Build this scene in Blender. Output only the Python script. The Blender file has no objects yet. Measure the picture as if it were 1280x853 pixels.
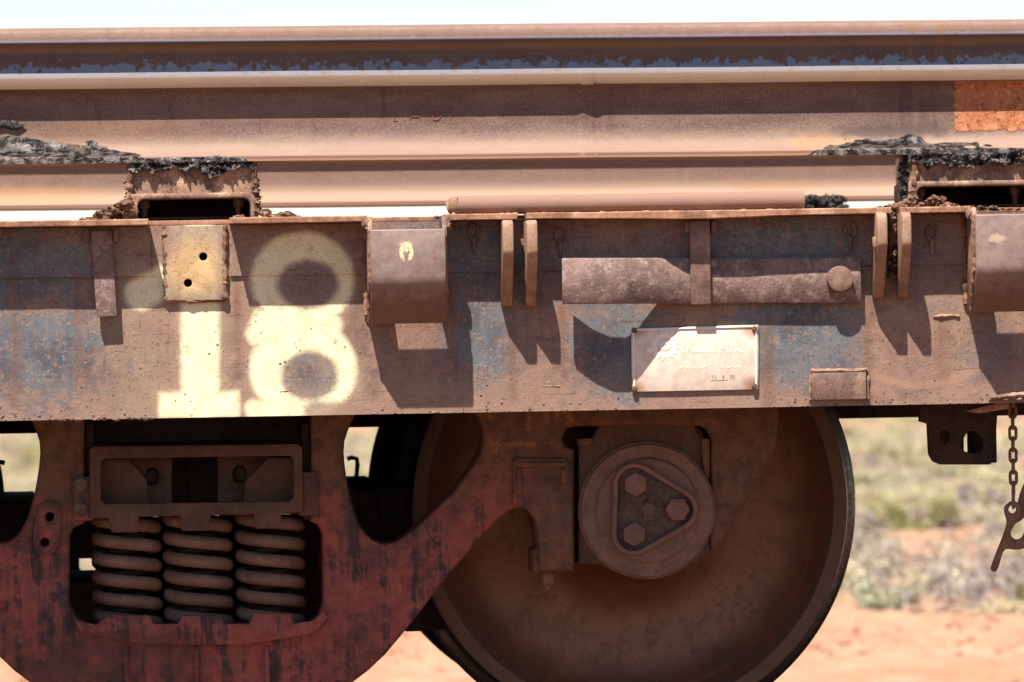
import bpy, bmesh, math, random
from mathutils import Vector, Matrix, noise as mnoise
random.seed(7)
sc = bpy.context.scene
COL = sc.collection

# ------------------------------------------------------------------ camera
YAW, PITCH, ROLL = math.radians(3.87), 0.0061, -0.0175
DIST, FPX = 11.5, 7103.0
CAM = Vector((-DIST*math.tan(YAW), -DIST, 0.0))
CROT = Matrix.Rotation(-YAW, 3, 'Z') @ Matrix.Rotation(math.pi/2+PITCH, 3, 'X') @ Matrix.Rotation(ROLL, 3, 'Z')
cd = bpy.data.cameras.new('camera'); cam = bpy.data.objects.new('camera', cd); COL.objects.link(cam)
cam.matrix_world = Matrix.Translation(CAM) @ CROT.to_4x4()
cd.sensor_width = 36; cd.lens = FPX/1280*36; cd.clip_start = 0.5; cd.clip_end = 6000
cd.dof.use_dof = True; cd.dof.focus_distance = 11.7; cd.dof.aperture_fstop = 8.0
sc.camera = cam

# ------------------------------------------------------------------ light
LDIR = Vector((0.5, 1.0, -2.2)).normalized()
w = bpy.data.worlds.new('World'); sc.world = w; w.use_nodes = True
nt = w.node_tree; bg = nt.nodes['Background']
sky = nt.nodes.new('ShaderNodeTexSky'); sky.sky_type = 'NISHITA'; sky.sun_disc = False
sky.sun_elevation = math.asin(-LDIR.z); sky.sun_rotation = math.atan2(-LDIR.x, -LDIR.y)
sky.dust_density = 0.0; sky.air_density = 1.0; sky.ozone_density = 1.0
nt.links.new(sky.outputs[0], bg.inputs[0]); bg.inputs[1].default_value = 0.06
sl = bpy.data.lights.new('sun', 'SUN'); sl.energy = 5.0; sl.angle = math.radians(0.53); sl.color = (1.0, 0.95, 0.87)
so = bpy.data.objects.new('sun', sl); COL.objects.link(so)
so.rotation_euler = LDIR.to_track_quat('-Z', 'Y').to_euler(); so.location = (-3, -6, 14)
sc.view_settings.view_transform = 'Standard'; sc.view_settings.look = 'None'
sc.view_settings.exposure = 1.35; sc.view_settings.gamma = 1.0; sc.view_settings.use_curve_mapping = False

# ------------------------------------------------------------------ helpers
def P(px, py, Y=0.0):
    """world point on the vertical plane at depth Y that the photo shows at (px, py)"""
    d = CROT @ Vector(((px-640)/FPX, -(py-426.5)/FPX, -1.0))
    t = (Y-CAM.y)/d.y
    return CAM + d*t
def PX(px, py, Y=0.0): return P(px, py, Y).x
def PZ(px, py, Y=0.0): return P(px, py, Y).z
def G(px, py, zg):
    d = CROT @ Vector(((px-640)/FPX, -(py-426.5)/FPX, -1.0))
    return CAM + d*((zg-CAM.z)/d.z)
def smooth_mesh(me, ang=35):
    for p in me.polygons: p.use_smooth = True
    me.set_sharp_from_angle(angle=math.radians(ang))
def obj(name, data, mat=None, parent=None, ang=35):
    if isinstance(data, bmesh.types.BMesh):
        bmesh.ops.recalc_face_normals(data, faces=data.faces[:])
        me = bpy.data.meshes.new(name); data.to_mesh(me); data.free(); smooth_mesh(me, ang)
    else: me = data
    o = bpy.data.objects.new(name, me); COL.objects.link(o)
    if mat: 
        me.materials.clear(); me.materials.append(mat)
    if parent:
        o.parent = parent
        root = parent
        while root.parent: root = root.parent
        if parent.type == 'EMPTY': o.matrix_parent_inverse = Matrix.Translation(-parent.location)
    return o
def parts(name, bms, mat, parent=None, ang=35):
    return [obj(name, b, mat, parent, ang) for b in bms]
def tag(o, label, cat, group=None, kind=None):
    o['label'] = label
    if cat: o['category'] = cat
    if group: o['group'] = group
    if kind: o['kind'] = kind
    return o
def thing(name, label, cat, loc, group=None):
    e = bpy.data.objects.new(name, None); e.location = loc; e.empty_display_size = 0.1; COL.objects.link(e)
    return tag(e, label, cat, group)
def copy_tree(root, off, label=None, flip=None):
    r = root.copy(); COL.objects.link(r); r.location = root.location + Vector(off)
    if label: r['label'] = label
    for ch in root.children:
        c = ch.copy(); COL.objects.link(c); c.parent = r; c.matrix_parent_inverse = ch.matrix_parent_inverse.copy()
        for g in ch.children:
            d = g.copy(); COL.objects.link(d); d.parent = c; d.matrix_parent_inverse = g.matrix_parent_inverse.copy()
    return r
def bevel(bm, w, seg=2, ang=30):
    if w <= 0: return
    es = [e for e in bm.edges if len(e.link_faces) == 2 and e.calc_face_angle(0) > math.radians(ang)]
    bmesh.ops.bevel(bm, geom=es, offset=w, segments=seg, profile=0.5, affect='EDGES', clamp_overlap=True)
def solid_into(bm, poly, vec):
    vec = Vector(vec)
    a = [bm.verts.new(Vector(p)) for p in poly]; b = [bm.verts.new(Vector(p)+vec) for p in poly]
    n = len(a); bm.faces.new(a[::-1]); bm.faces.new(b)
    for i in range(n): bm.faces.new((a[i], a[(i+1) % n], b[(i+1) % n], b[i]))
def solid(poly, vec, bw=0.002, seg=2):
    bm = bmesh.new(); solid_into(bm, poly, vec); bmesh.ops.recalc_face_normals(bm, faces=bm.faces[:]); bevel(bm, bw, seg); return bm
def box(x0, x1, y0, y1, z0, z1, bw=0.002, seg=2):
    return solid([(x0, y0, z0), (x1, y0, z0), (x1, y0, z1), (x0, y0, z1)], (0, y1-y0, 0), bw, seg)
def rect(x0, y0, x1, y1, Yf, Yb, bw=0.002, seg=2):
    """box whose front face is the photo rectangle at depth Yf, reaching back to Yb"""
    xm, ym = (x0+x1)/2, (y0+y1)/2
    return box(PX(x0, ym, Yf), PX(x1, ym, Yf), Yf, Yb, PZ(xm, y1, Yf), PZ(xm, y0, Yf), bw, seg)
def ppoly(pts, Yf, depth, bw=0.002, seg=2):
    return solid([P(x, y, Yf) for x, y in pts], (0, depth, 0), bw, seg)
def join(*bms):
    bm = bmesh.new()
    for b in bms:
        me = bpy.data.meshes.new('t'); b.to_mesh(me); b.free(); bm.from_mesh(me); bpy.data.meshes.remove(me)
    return bm
def curve_smooth(pts, it=2):
    for _ in range(it):
        q = []
        n = len(pts)
        for i in range(n):
            a, b = pts[i], pts[(i+1) % n]
            q.append((a[0]*.75+b[0]*.25, a[1]*.75+b[1]*.25)); q.append((a[0]*.25+b[0]*.75, a[1]*.25+b[1]*.75))
        pts = q
    return pts
def plate(loops, Yf, depth, bev=0.004, Pm=None):
    """closed photo outlines (first outer, then holes) as a thick plate with rounded edges; returns a mesh"""
    cu = bpy.data.curves.new('c', 'CURVE'); cu.dimensions = '2D'; cu.fill_mode = 'BOTH'
    for lp in loops:
        sp = cu.splines.new('POLY'); sp.points.add(len(lp)-1); sp.use_cyclic_u = True
        for i, (x, y) in enumerate(lp):
            p = P(x, y, Yf) if Pm is None else Pm(x, y)
            sp.points[i].co = (p.x, p.z, 0, 1)
    cu.extrude = depth/2-bev; cu.bevel_depth = bev; cu.bevel_resolution = 2; cu.offset = -bev
    o = bpy.data.objects.new('c', cu); COL.objects.link(o)
    me = bpy.data.meshes.new_from_object(o.evaluated_get(bpy.context.evaluated_depsgraph_get()))
    bpy.data.objects.remove(o); bpy.data.curves.remove(cu)
    me.transform(Matrix(((1, 0, 0, 0), (0, 0, -1, Yf+depth/2), (0, 1, 0, 0), (0, 0, 0, 1))))
    bm = bmesh.new(); bm.from_mesh(me); bpy.data.meshes.remove(me)
    bmesh.ops.remove_doubles(bm, verts=bm.verts[:], dist=1e-5)
    return bm
def tube(pts, r, n=8, closed=False, cap=True):
    """round bar along a list of points; r is a number or a list"""
    bm = bmesh.new(); pts = [Vector(p) for p in pts]; N = len(pts); rings = []
    up = Vector((0, 0, 1)); prev = None
    for i, p in enumerate(pts):
        if closed: t = pts[(i+1) % N]-pts[i-1]
        else: t = pts[min(i+1, N-1)]-pts[max(i-1, 0)]
        t.normalize()
        if prev is None:
            u = t.cross(up)
            if u.length < 0.1: u = t.cross(Vector((1, 0, 0)))
        else: u = prev-t*prev.dot(t)
        u.normalize(); prev = u; v = t.cross(u)
        rr = r[i] if isinstance(r, (list, tuple)) else r
        rings.append([bm.verts.new(p+(u*math.cos(2*math.pi*k/n)+v*math.sin(2*math.pi*k/n))*rr) for k in range(n)])
    for i in range(N if closed else N-1):
        a, b = rings[i], rings[(i+1) % N]
        for k in range(n): bm.faces.new((a[k], a[(k+1) % n], b[(k+1) % n], b[k]))
    if not closed and cap: bm.faces.new(rings[0][::-1]); bm.faces.new(rings[-1])
    return bm
def bead(p0, p1, r, wob=0.35, step=0.004, flat=1.0):
    """weld bead: lumpy bar"""
    p0, p1 = Vector(p0), Vector(p1); L = (p1-p0).length; n = max(4, int(L/step)); pts, rs = [], []
    s = random.random()*50
    for i in range(n+1):
        t = i/n; q = p0.lerp(p1, t)
        q = q+Vector((mnoise.noise((s, t*L*60, 1)), 0, mnoise.noise((s+9, t*L*60, 2))))*r*0.5
        pts.append(q); rs.append(max(r*0.45, r*(1+wob*mnoise.noise((s, t*L*95, 0))*2+0.05*math.sin(t*L/0.007*6.28))))
    return tube(pts, rs, 7)
def cyl(c, axis, r0, r1, L, n=24, bw=0.0015, seg=2, ph=0):
    """cylinder / hex prism starting at c along axis"""
    a = Vector(axis).normalized(); u = a.orthogonal().normalized() if abs(a.y) < 0.9 else Vector((1, 0, 0)); v = a.cross(u)
    bm = bmesh.new(); c = Vector(c)
    A = [bm.verts.new(c+(u*math.cos(ph+2*math.pi*k/n)+v*math.sin(ph+2*math.pi*k/n))*r0) for k in range(n)]
    B = [bm.verts.new(c+a*L+(u*math.cos(ph+2*math.pi*k/n)+v*math.sin(ph+2*math.pi*k/n))*r1) for k in range(n)]
    bm.faces.new(A[::-1]); bm.faces.new(B)
    for k in range(n): bm.faces.new((A[k], A[(k+1) % n], B[(k+1) % n], B[k]))
    bmesh.ops.recalc_face_normals(bm, faces=bm.faces[:]); bevel(bm, bw, seg, 50 if n > 8 else 25); return bm
def lathe(prof, c, n=128):
    """revolve (radius, depth) profile about the Y axis through c"""
    bm = bmesh.new(); rings = []
    for r, y in prof:
        rings.append([bm.verts.new((c.x+r*math.cos(2*math.pi*k/n), y, c.z+r*math.sin(2*math.pi*k/n))) for k in range(n)] if r > 1e-6 else [bm.verts.new((c.x, y, c.z))])
    for a, b in zip(rings, rings[1:]):
        if len(a) == 1 and len(b) == 1: continue
        for k in range(n):
            k2 = (k+1) % n
            if len(a) == 1: bm.faces.new((a[0], b[k2], b[k]))
            elif len(b) == 1: bm.faces.new((a[k], a[k2], b[0]))
            else: bm.faces.new((a[k], a[k2], b[k2], b[k]))
    return bm
def clod_into(bm, c, r, sq=(1, 1, .7), sub=2, rough=.45):
    s = Vector((random.random()*99, random.random()*99, random.random()*99))
    ret = bmesh.ops.create_icosphere(bm, subdivisions=sub, radius=1.0)
    rot = Matrix.Rotation(random.random()*6.28, 3, Vector((random.random()-.5, random.random()-.5, random.random()-.5)).normalized())
    for v in ret['verts']:
        d = v.co.copy(); k = 1+rough*mnoise.noise(d*1.3+s)+rough*.6*mnoise.noise(d*3.1+s)
        q = rot @ (d*k); v.co = Vector((q.x*sq[0]*r, q.y*sq[1]*r, q.z*sq[2]*r))+Vector(c)

# ------------------------------------------------------------------ procedural materials
class E:
    def __init__(s, g, k): s.g, s.k = g, k
    def __add__(a, b): return a.g.m('ADD', a, b)
    def __radd__(a, b): return a.g.m('ADD', b, a)
    def __sub__(a, b): return a.g.m('SUBTRACT', a, b)
    def __rsub__(a, b): return a.g.m('SUBTRACT', b, a)
    def __mul__(a, b): return a.g.m('MULTIPLY', a, b)
    def __rmul__(a, b): return a.g.m('MULTIPLY', b, a)
    def __truediv__(a, b): return a.g.m('DIVIDE', a, b)
class MG:
    def __init__(g, name):
        g.mat = bpy.data.materials.new(name); g.mat.use_nodes = True; g.t = g.mat.node_tree
        g.bsdf = g.t.nodes['Principled BSDF']
        tc = g.t.nodes.new('ShaderNodeTexCoord'); g.co = tc.outputs['Object']
        s = g.t.nodes.new('ShaderNodeSeparateXYZ'); g.t.links.new(g.co, s.inputs[0])
        g.x, g.y, g.z = (E(g, s.outputs[i]) for i in range(3)); g._n = None
    def put(g, sock, v):
        if isinstance(v, E): v = v.k
        if isinstance(v, bpy.types.NodeSocket): g.t.links.new(v, sock)
        elif isinstance(v, (tuple, list)): sock.default_value = (tuple(v)+(1,))[:len(sock.default_value)]
        else: sock.default_value = v
    def m(g, op, a, b=None, c=None, clamp=False):
        n = g.t.nodes.new('ShaderNodeMath'); n.operation = op; n.use_clamp = clamp
        for i, v in enumerate((a, b, c)):
            if v is not None: g.put(n.inputs[i], v)
        return E(g, n.outputs[0])
    def mx(g, a, b): return g.m('MAXIMUM', a, b)
    def mn(g, a, b): return g.m('MINIMUM', a, b)
    def sm(g, e0, e1, x):
        n = g.t.nodes.new('ShaderNodeMapRange'); n.interpolation_type = 'SMOOTHSTEP'
        g.put(n.inputs[0], x); n.inputs[1].default_value = e0; n.inputs[2].default_value = e1
        return E(g, n.outputs[0])
    def vec(g, x, y, z):
        n = g.t.nodes.new('ShaderNodeCombineXYZ')
        for i, v in enumerate((x, y, z)): g.put(n.inputs[i], v)
        return n.outputs[0]
    def noise(g, scale, detail=4, rough=.55, co=None, st=None, dist=0.0):
        n = g.t.nodes.new('ShaderNodeTexNoise')
        if st: co = g.vec(g.x*st[0], g.y*st[1], g.z*st[2])
        g.put(n.inputs['Vector'], co or g.co); n.inputs['Scale'].default_value = scale
        n.inputs['Detail'].default_value = detail; n.inputs['Roughness'].default_value = rough; n.inputs['Distortion'].default_value = dist
        return E(g, n.outputs[0])
    def vor(g, scale, co=None, feat='F1'):
        n = g.t.nodes.new('ShaderNodeTexVoronoi'); n.feature = feat; g.put(n.inputs['Vector'], co or g.co); n.inputs['Scale'].default_value = scale
        s = g.t.nodes.new('ShaderNodeSeparateColor'); g.t.links.new(n.outputs['Color'], s.inputs[0]) if feat == 'F1' else None
        return E(g, n.outputs['Distance']), E(g, s.outputs[0])
    def mix(g, f, a, b):
        n = g.t.nodes.new('ShaderNodeMix'); n.data_type = 'RGBA'; n.clamp_factor = True
        g.put(n.inputs[0], f); g.put(n.inputs[6], a); g.put(n.inputs[7], b); return E(g, n.outputs[2])
    def ell(g, px, py, rx, ry, soft=.35, Y=0.0):
        """soft elliptical patch given in photo pixels on plane Y (a stain or spray patch)"""
        c = P(px, py, Y); k = 0.00162*(DIST+Y)/DIST
        dx = (g.x-c.x)*(1/(rx*k)); dz = (g.z-c.z)*(1/(ry*k))
        return g.m('SQRT', dx*dx+dz*dz)
    def seg(g, p0, p1, Y=0.0):
        """distance (m) to the segment between two photo points on plane Y"""
        a, b = P(*p0, Y), P(*p1, Y); bx, bz = b.x-a.x, b.z-a.z; L2 = bx*bx+bz*bz
        ax, az = g.x-a.x, g.z-a.z
        t = g.m('MULTIPLY_ADD', ax, bx/L2, az*(bz/L2), clamp=True)
        dx, dz = ax-t*bx, az-t*bz
        return g.m('SQRT', dx*dx+dz*dz)
    def bump(g, h, strength=.5, dist=.002):
        n = g.t.nodes.new('ShaderNodeBump'); n.inputs['Strength'].default_value = strength; n.inputs['Distance'].default_value = dist
        g.put(n.inputs['Height'], h)
        if g._n: g.t.links.new(g._n, n.inputs['Normal'])
        g._n = n.outputs[0]
    def done(g, col, rough=.8, metal=0.0, spec=.3):
        gm = g.t.nodes.new('ShaderNodeGamma'); g.put(gm.inputs[0], col); gm.inputs[1].default_value = 1.35
        col = g.mix(.15, gm.outputs[0], (0, 0, 0))
        g.put(g.bsdf.inputs['Base Color'], col); g.put(g.bsdf.inputs['Roughness'], rough); g.put(g.bsdf.inputs['Metallic'], metal)
        g.bsdf.inputs['Specular IOR Level'].default_value = spec
        if g._n: g.t.links.new(g._n, g.bsdf.inputs['Normal'])
        return g.mat

def weathered(name, base, dark, dust, rust, dustk=.5, rough=.75, bump=.5, spot=True, scale=1.0, streak=.5):
    """dusty rusted steel: base colour, dark stains, pale dust, rust spots, vertical streaks"""
    g = MG(name)
    n1 = g.noise(5*scale, 5, .6); n2 = g.noise(38*scale, 5, .65); n3 = g.noise(330*scale, 3, .6)
    c = g.mix(g.sm(.42, .62, n1*.6+n2*.4), base, dark)
    c = g.mix(g.sm(.48, .68, g.noise(14*scale, 6, .7))*dustk*1.6, c, dust)
    if streak:
        s = g.noise(1, 4, .6, st=(70*scale, 30*scale, 5*scale)); c = g.mix(g.sm(.52, .75, s)*streak, c, dark)
    if spot:
        d, r = g.vor(75*scale); m = g.sm(.22, .1, d)*g.sm(.72, .78, r)
        c = g.mix(m*.8, c, rust)
        d2, r2 = g.vor(190*scale); c = g.mix(g.sm(.3, .12, d2)*g.sm(.6, .7, r2)*.6, c, dark)
    c = g.mix(g.sm(.53, .68, n3)*.5, c, dust); c = g.mix(g.sm(.47, .32, n3)*.5, c, dark); n5 = g.noise(120*scale, 4, .75); c = g.mix(g.sm(.55, .66, n5)*.45, c, dark)
    g.bump(n2*.7+n3*.3, bump, .003)
    return g.done(c, g.sm(.2, .9, n2)*.25+(rough-.12))

M = {}
def sill_material():
    g = MG('weathered_sill_paint')
    DUST, BROWN, DARK, BLUE, BLUED, RUST = (.40, .275, .215), (.285, .185, .15), (.12, .075, .06), (.185, .215, .24), (.10, .125, .16), (.27, .14, .08)
    n1 = g.noise(4, 5, .6); n2 = g.noise(30, 6, .68); n3 = g.noise(300, 3, .6); n4 = g.noise(11, 6, .7)
    st = g.noise(1, 4, .6, st=(55, 20, 4))
    c = g.mix(g.sm(.35, .65, n1*.5+n2*.5), BROWN, DUST)
    c = g.mix(g.sm(.48, .62, g.noise(3.2, 4, .6))*.6, c, (.38, .30, .215)); c = g.mix(g.sm(.5, .66, g.noise(8.5, 6, .7))*.75, c, (.215, .135, .12))
    c = g.mix(g.sm(.5, .72, st)*.6, c, BROWN)
    # remnants of blue-grey paint
    m = None
    for (px, py, rx, ry, k) in ((30, 330, 95, 62, 1.1), (45, 450, 105, 75, .95), (600, 415, 60, 95, .75), (590, 330, 110, 70, .75), (770, 440, 75, 80, 1.0),
                                (985, 430, 95, 85, 1.15), (960, 310, 190, 55, .8), (385, 480, 60, 45, .5), (1155, 330, 60, 60, .35), (380, 355, 60, 40, .3), (700, 340, 60, 60, .5), (1240, 440, 40, 60, .3)):
        e = g.sm(1.25, .25, g.ell(px, py, rx, ry)+(n4-.5)*1.5+(n2-.5)*1.3)*k
        m = e if m is None else g.mx(m, e)
    m = g.mn(m*1.3, 1.0)*(.6+g.sm(.36, .56, g.noise(75, 5, .75))*.4)*(.8+.2*g.sm(.35, .6, st))
    d, r = g.vor(62); spots = g.sm(.30, .2, d)*g.sm(.45, .5, r); halo = g.sm(.42, .28, d)*g.sm(.45, .5, r)
    d2, r2 = g.vor(120); spots2 = g.sm(.3, .18, d2)*g.sm(.62, .68, r2)
    blue = g.mix(g.sm(.4, .62, n4), BLUE, BLUED)
    c = g.mix(g.mn(m, .92), c, blue)
    c = g.mix(g.sm(.52, .7, g.noise(60, 4, .7))*.45, c, DUST)
    wv = g.vec(g.x+(n2-.5)*.02, g.y, g.z+(n4-.5)*.02); dh, rh = g.vor(95, wv); c = g.mix(g.sm(.36, .2, dh)*g.sm(.66, .7, rh)*g.sm(.2, .5, m)*.75, c, (.44, .34, .27)); c = g.mix(g.sm(.2, .1, dh)*g.sm(.66, .7, rh)*.85, c, (.25, .12, .07)); c = g.mix(spots*.6*g.sm(.45, .62, n4), c, RUST); c = g.mix(spots2*.55, c, DARK)
    # dust lying along the bottom edge and horizontal scuffs
    zb = PZ(640, 515)
    c = g.mix(g.sm(.11, .0, g.z-zb)*g.sm(.3, .6, n4+(n2-.5)*.6)*.8, c, DUST)
    c = g.mix(g.sm(.62, .72, g.noise(1, 3, .6, st=(6, 10, 120)))*.5, c, DARK)
    # dried mud arc at the right and rust smear under the pockets
    arc = g.ell(1150, 420, 92, 62); c = g.mix(g.sm(.12, .03, g.m('ABSOLUTE', arc-1.0)+(n2-.5)*.12)*g.sm(0, .05, PZ(1150, 445)-g.z)*.4, c, (.52, .34, .24))
    arc = g.ell(545, 440, 90, 28); c = g.mix(g.sm(.12, .03, g.m('ABSOLUTE', arc-1.0)+(n2-.5)*.15)*g.sm(0, .05, PZ(545, 445)-g.z)*.3, c, (.33, .15, .10))
    for (xa, ya, xb, yb, w_) in ((702, 384, 706, 470, 5), (1086, 378, 1084, 505, 7), (566, 350, 568, 470, 6), (1180, 402, 1180, 470, 12), (296, 350, 299, 470, 5), (16, 350, 18, 500, 9), (96, 345, 98, 470, 6), (640, 388, 641, 500, 6), (960, 400, 960, 505, 8), (1050, 290, 1050, 330, 5)):
        sd = g.seg((xa, ya), (xb, yb))*(1/(w_*.00162)); c = g.mix(g.sm(1.5, .1, sd+(n2-.5)*1.6+(st-.5)*1.5)*.42, c, (.25, .13, .085))
    # sprayed figure 18, pale cream with soft edges
    k = .00162; wob = (g.noise(45, 5, .7)-.5)*.012
    one = g.seg((250, 300), (250, 505)) - 22*k
    bc = P(249, 506); base = g.mx(g.m('ABSOLUTE', g.x-bc.x)-48*k, g.m('ABSOLUTE', g.z-bc.z)-14*k)
    flag = g.seg((176, 368), (205, 352)) - 18*k
    up = g.m('ABSOLUTE', g.ell(379, 346, 54, 44)-1.0)*(46*k) - 18*k
    upo = g.mx(g.ell(378, 350, 62, 58)-1.0, -1.0)*(60*k); uph = (1.0-g.ell(385, 356, 41, 33))*(34*k); up = g.mx(upo, uph)
    lo = g.mx((g.ell(379, 462, 65, 60)-1.0)*(62*k), (1.0-g.ell(387, 470, 38, 33))*(32*k))
    waist = g.seg((344, 407), (408, 407)) - 17*k
    foot = g.seg((318, 512), (350, 512)) - 10*k
    hook = g.seg((330, 398), (322, 418)) - 12*k
    f = one
    for s in (base, flag, up, lo, waist, foot, hook): f = g.mn(f, s)
    sp = g.sm(.014, -.006, f+wob+(g.noise(150, 3, .7)-.5)*.006)
    over = g.sm(.04, 0, f)*.10
    cream = g.mix(g.sm(.35, .7, n2), (.87, .81, .59), (.80, .72, .49))
    d3, r3 = g.vor(130); chips = g.sm(.2, .12, d3)*g.sm(.86, .88, r3)
    sp = sp*(1.0-g.sm(.60, .70, g.noise(95, 5, .8))*.45)*(1.0-chips*.9)*(1.0-g.sm(.585, .65, g.noise(24, 6, .78))*.55)*(1.0-g.sm(.003, .008, 0.0-g.y)*g.sm(.0095, .0105, 0.0-g.y)*.75)
    flk = g.sm(.02, .0, g.seg((392, 514), (450, 517)) - 6*k + (n2-.5)*.02)
    c = g.mix(g.mx(sp, over)*(1.0-flk*.8), c, cream)
    # orange wash on the welded patch
    op = g.sm(1.05, .45, g.ell(243, 335, 42, 46)+(n2-.5)*.7); c = g.mix(op*.5*g.sm(.003, .008, 0.0-g.y), c, (.80, .56, .26))
    c = g.mix(g.sm(.55, .70, n3)*.45, c, (.50, .36, .29)); c = g.mix(g.sm(.46, .30, n3)*.45, c, DARK); n5 = g.noise(110, 5, .8); c = g.mix(g.sm(.57, .66, n5)*.4*(1.0-sp), c, DARK); c = g.mix(g.sm(.63, .72, g.noise(19, 6, .75))*.55*(1.0-sp), c, (.16, .085, .06))
    g.bump(n2*.6+n3*.4+spots*.25, .55, .0025)
    g.bump(g.noise(9, 2, .5), .25, .012)
    return g.done(c, g.sm(.2, .9, n2)*.2+.58, 0, .35)
M['sill'] = sill_material()
M['brown'] = weathered('dusty_brown_steel', (.31, .205, .17), (.17, .11, .095), (.46, .32, .25), (.34, .16, .08), .5, .62, .55)
M['lug'] = weathered('tan_dusted_steel', (.42, .28, .20), (.25, .155, .11), (.52, .37, .28), (.34, .16, .08), .6, .75, .4, spot=False)
M['flange'] = weathered('dust_covered_flange', (.47, .28, .19), (.26, .14, .09), (.58, .40, .29), (.34, .16, .08), .7, .85, .7, spot=False)
M['barsteel'] = weathered('scaled_bar_steel', (.34, .235, .205), (.21, .14, .12), (.50, .40, .36), (.36, .22, .16), .55, .6, .9, scale=4, streak=.2)
M['weld'] = weathered('rusty_weld', (.36, .23, .16), (.15, .085, .06), (.5, .34, .24), (.3, .13, .06), .5, .8, .9, spot=False, scale=2)
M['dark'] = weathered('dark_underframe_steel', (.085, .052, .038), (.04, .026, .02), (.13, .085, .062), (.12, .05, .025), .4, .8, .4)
M['packer'] = weathered('packer_steel', (.40, .275, .205), (.17, .105, .085), (.60, .43, .31), (.33, .17, .09), .8, .8, .8, spot=False)
M['dirtclod'] = weathered('caked_dirt', (.26, .15, .10), (.10, .06, .045), (.46, .30, .21), (.3, .15, .07), .7, .9, 1.0, spot=False, scale=3, streak=0)
M['bolt'] = weathered('bolt_steel', (.22, .15, .12), (.12, .08, .065), (.34, .25, .2), (.25, .12, .06), .4, .7, .3, spot=False, scale=3)
def pocket_material():
    g = MG('pocket_steel')
    n1 = g.noise(9, 5, .6); n2 = g.noise(45, 5, .65); n3 = g.noise(320, 3, .6)
    c = g.mix(g.sm(.35, .65, n1*.5+n2*.5), (.27, .185, .165), (.37, .275, .24))
    c = g.mix(g.sm(.55, .7, g.noise(20, 5, .7))*.45, c, (.34, .33, .26))
    d, r = g.vor(80); c = g.mix(g.sm(.22, .12, d)*g.sm(.75, .8, r)*.8, c, (.38, .17, .08))
    zb = PZ(508, 360, -.1); c = g.mix(g.sm(.0, -.04, g.z-zb+(n2-.5)*.05)*.55, c, (.20, .11, .065))  # below the bend: rust, plus the shade of the down-facing slope painted in
    # little stencilled mark
    e = g.ell(508, 315, 7.5, 10.5, Y=-.12); ring = g.sm(.42, .2, g.m('ABSOLUTE', e-.85)+(g.noise(260, 3, .6)-.5)*.5)
    gap = g.sm(.003, .006, g.m('ABSOLUTE', g.x-PX(508, 322, -.12))); low = g.sm(.0, .003, g.z-PZ(508, 319, -.12)); ring = ring*g.mx(gap, low)
    dot = g.sm(.9, .4, g.ell(508, 313, 4, 4, Y=-.12)); spl = g.sm(1.1, .5, g.ell(508, 305, 11, 5, Y=-.12))*g.sm(.5, .6, g.noise(330, 3, .7))
    mk = g.mx(g.mx(ring, dot), spl)*g.sm(.3, .45, g.noise(200, 3, .6))
    sm2 = g.sm(1.1, .6, g.ell(1246, 298, 12, 6, Y=-.12)+(g.noise(150, 3, .7)-.5)*1.6)
    c = g.mix(g.mx(mk, sm2*.35), c, (.80, .66, .42))
    c = g.mix(g.sm(.6, .75, n3)*.3, c, (.5, .4, .35)); c = g.mix(g.sm(.42, .28, n3)*.35, c, (.14, .09, .08))
    g.bump(n2*.6+n3*.4, .4, .0025)
    return g.done(c, g.sm(.2, .9, n2)*.25+.42, 0, .45)
M['pocket'] = pocket_material()
def grease_material(name, bright, met=0.0):
    g = MG(name)
    n = g.noise(160, 5, .7); n2 = g.noise(45, 4, .6)
    c = g.mix(g.sm(.4, .66, n2), (.05, .04, .036), bright)
    c = g.mix(g.sm(.52, .68, g.noise(26, 5, .7))*.6, c, (.26, .16, .115))
    g.bump(n, 1.0, .016); g.bump(g.noise(300, 3, .6), 1.0, .010)
    return g.done(c, g.sm(.3, .7, n2)*.22+.2, met, 1.0)
M['grease'] = grease_material('tarry_grease', (.46, .42, .40), .65)
M['tar'] = grease_material('black_tar', (.045, .038, .034))

# ------------------------------------------------------------------ flat wagon
zFT, zFB, zSB = PZ(640, 268), PZ(640, 276), PZ(640, 515)
XL, XR, WY = -3.2, 3.6, 3.0
wagon = thing('flat_wagon', 'brown and blue weathered flat wagon with 18 sprayed on its side sill', 'wagon', (0, 1.5, zSB))
def web(x0, x1, z0, z1, Yf, Yb, amp=.0008, step=.02):
    nx, nz = max(2, int((x1-x0)/step)), max(2, int((z1-z0)/step)); bm = bmesh.new(); g = []
    for j in range(nz+1):
        g.append([bm.verts.new((x0+(x1-x0)*i/nx, Yf+amp*mnoise.noise((x0+(x1-x0)*i/nx*7+3, (z0+(z1-z0)*j/nz)*9, Yf*50)), z0+(z1-z0)*j/nz)) for i in range(nx+1)])
    for j in range(nz):
        for i in range(nx): bm.faces.new((g[j][i], g[j][i+1], g[j+1][i+1], g[j+1][i]))
    ring = g[0][:]+[g[j][-1] for j in range(1, nz+1)]+g[nz][-2::-1]+[g[j][0] for j in range(nz-1, 0, -1)]
    back = [bm.verts.new((v.co.x, Yb, v.co.z)) for v in ring]
    n = len(ring)
    for i in range(n): bm.faces.new((ring[i], back[i], back[(i+1) % n], ring[(i+1) % n]))
    bm.faces.new(back)
    return bm
sill = obj('side_sill', web(XL, XR, zSB, zFB+.001, 0, .012), M['sill'], wagon)
obj('bottom_flange', box(XL, XR, .0125, .11, zSB+.0005, zSB+.013, .002), M['dark'], wagon)
obj('sill', box(XL, XR, WY-.012, WY, zSB, zFT, .002), M['dark'], wagon)
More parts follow.
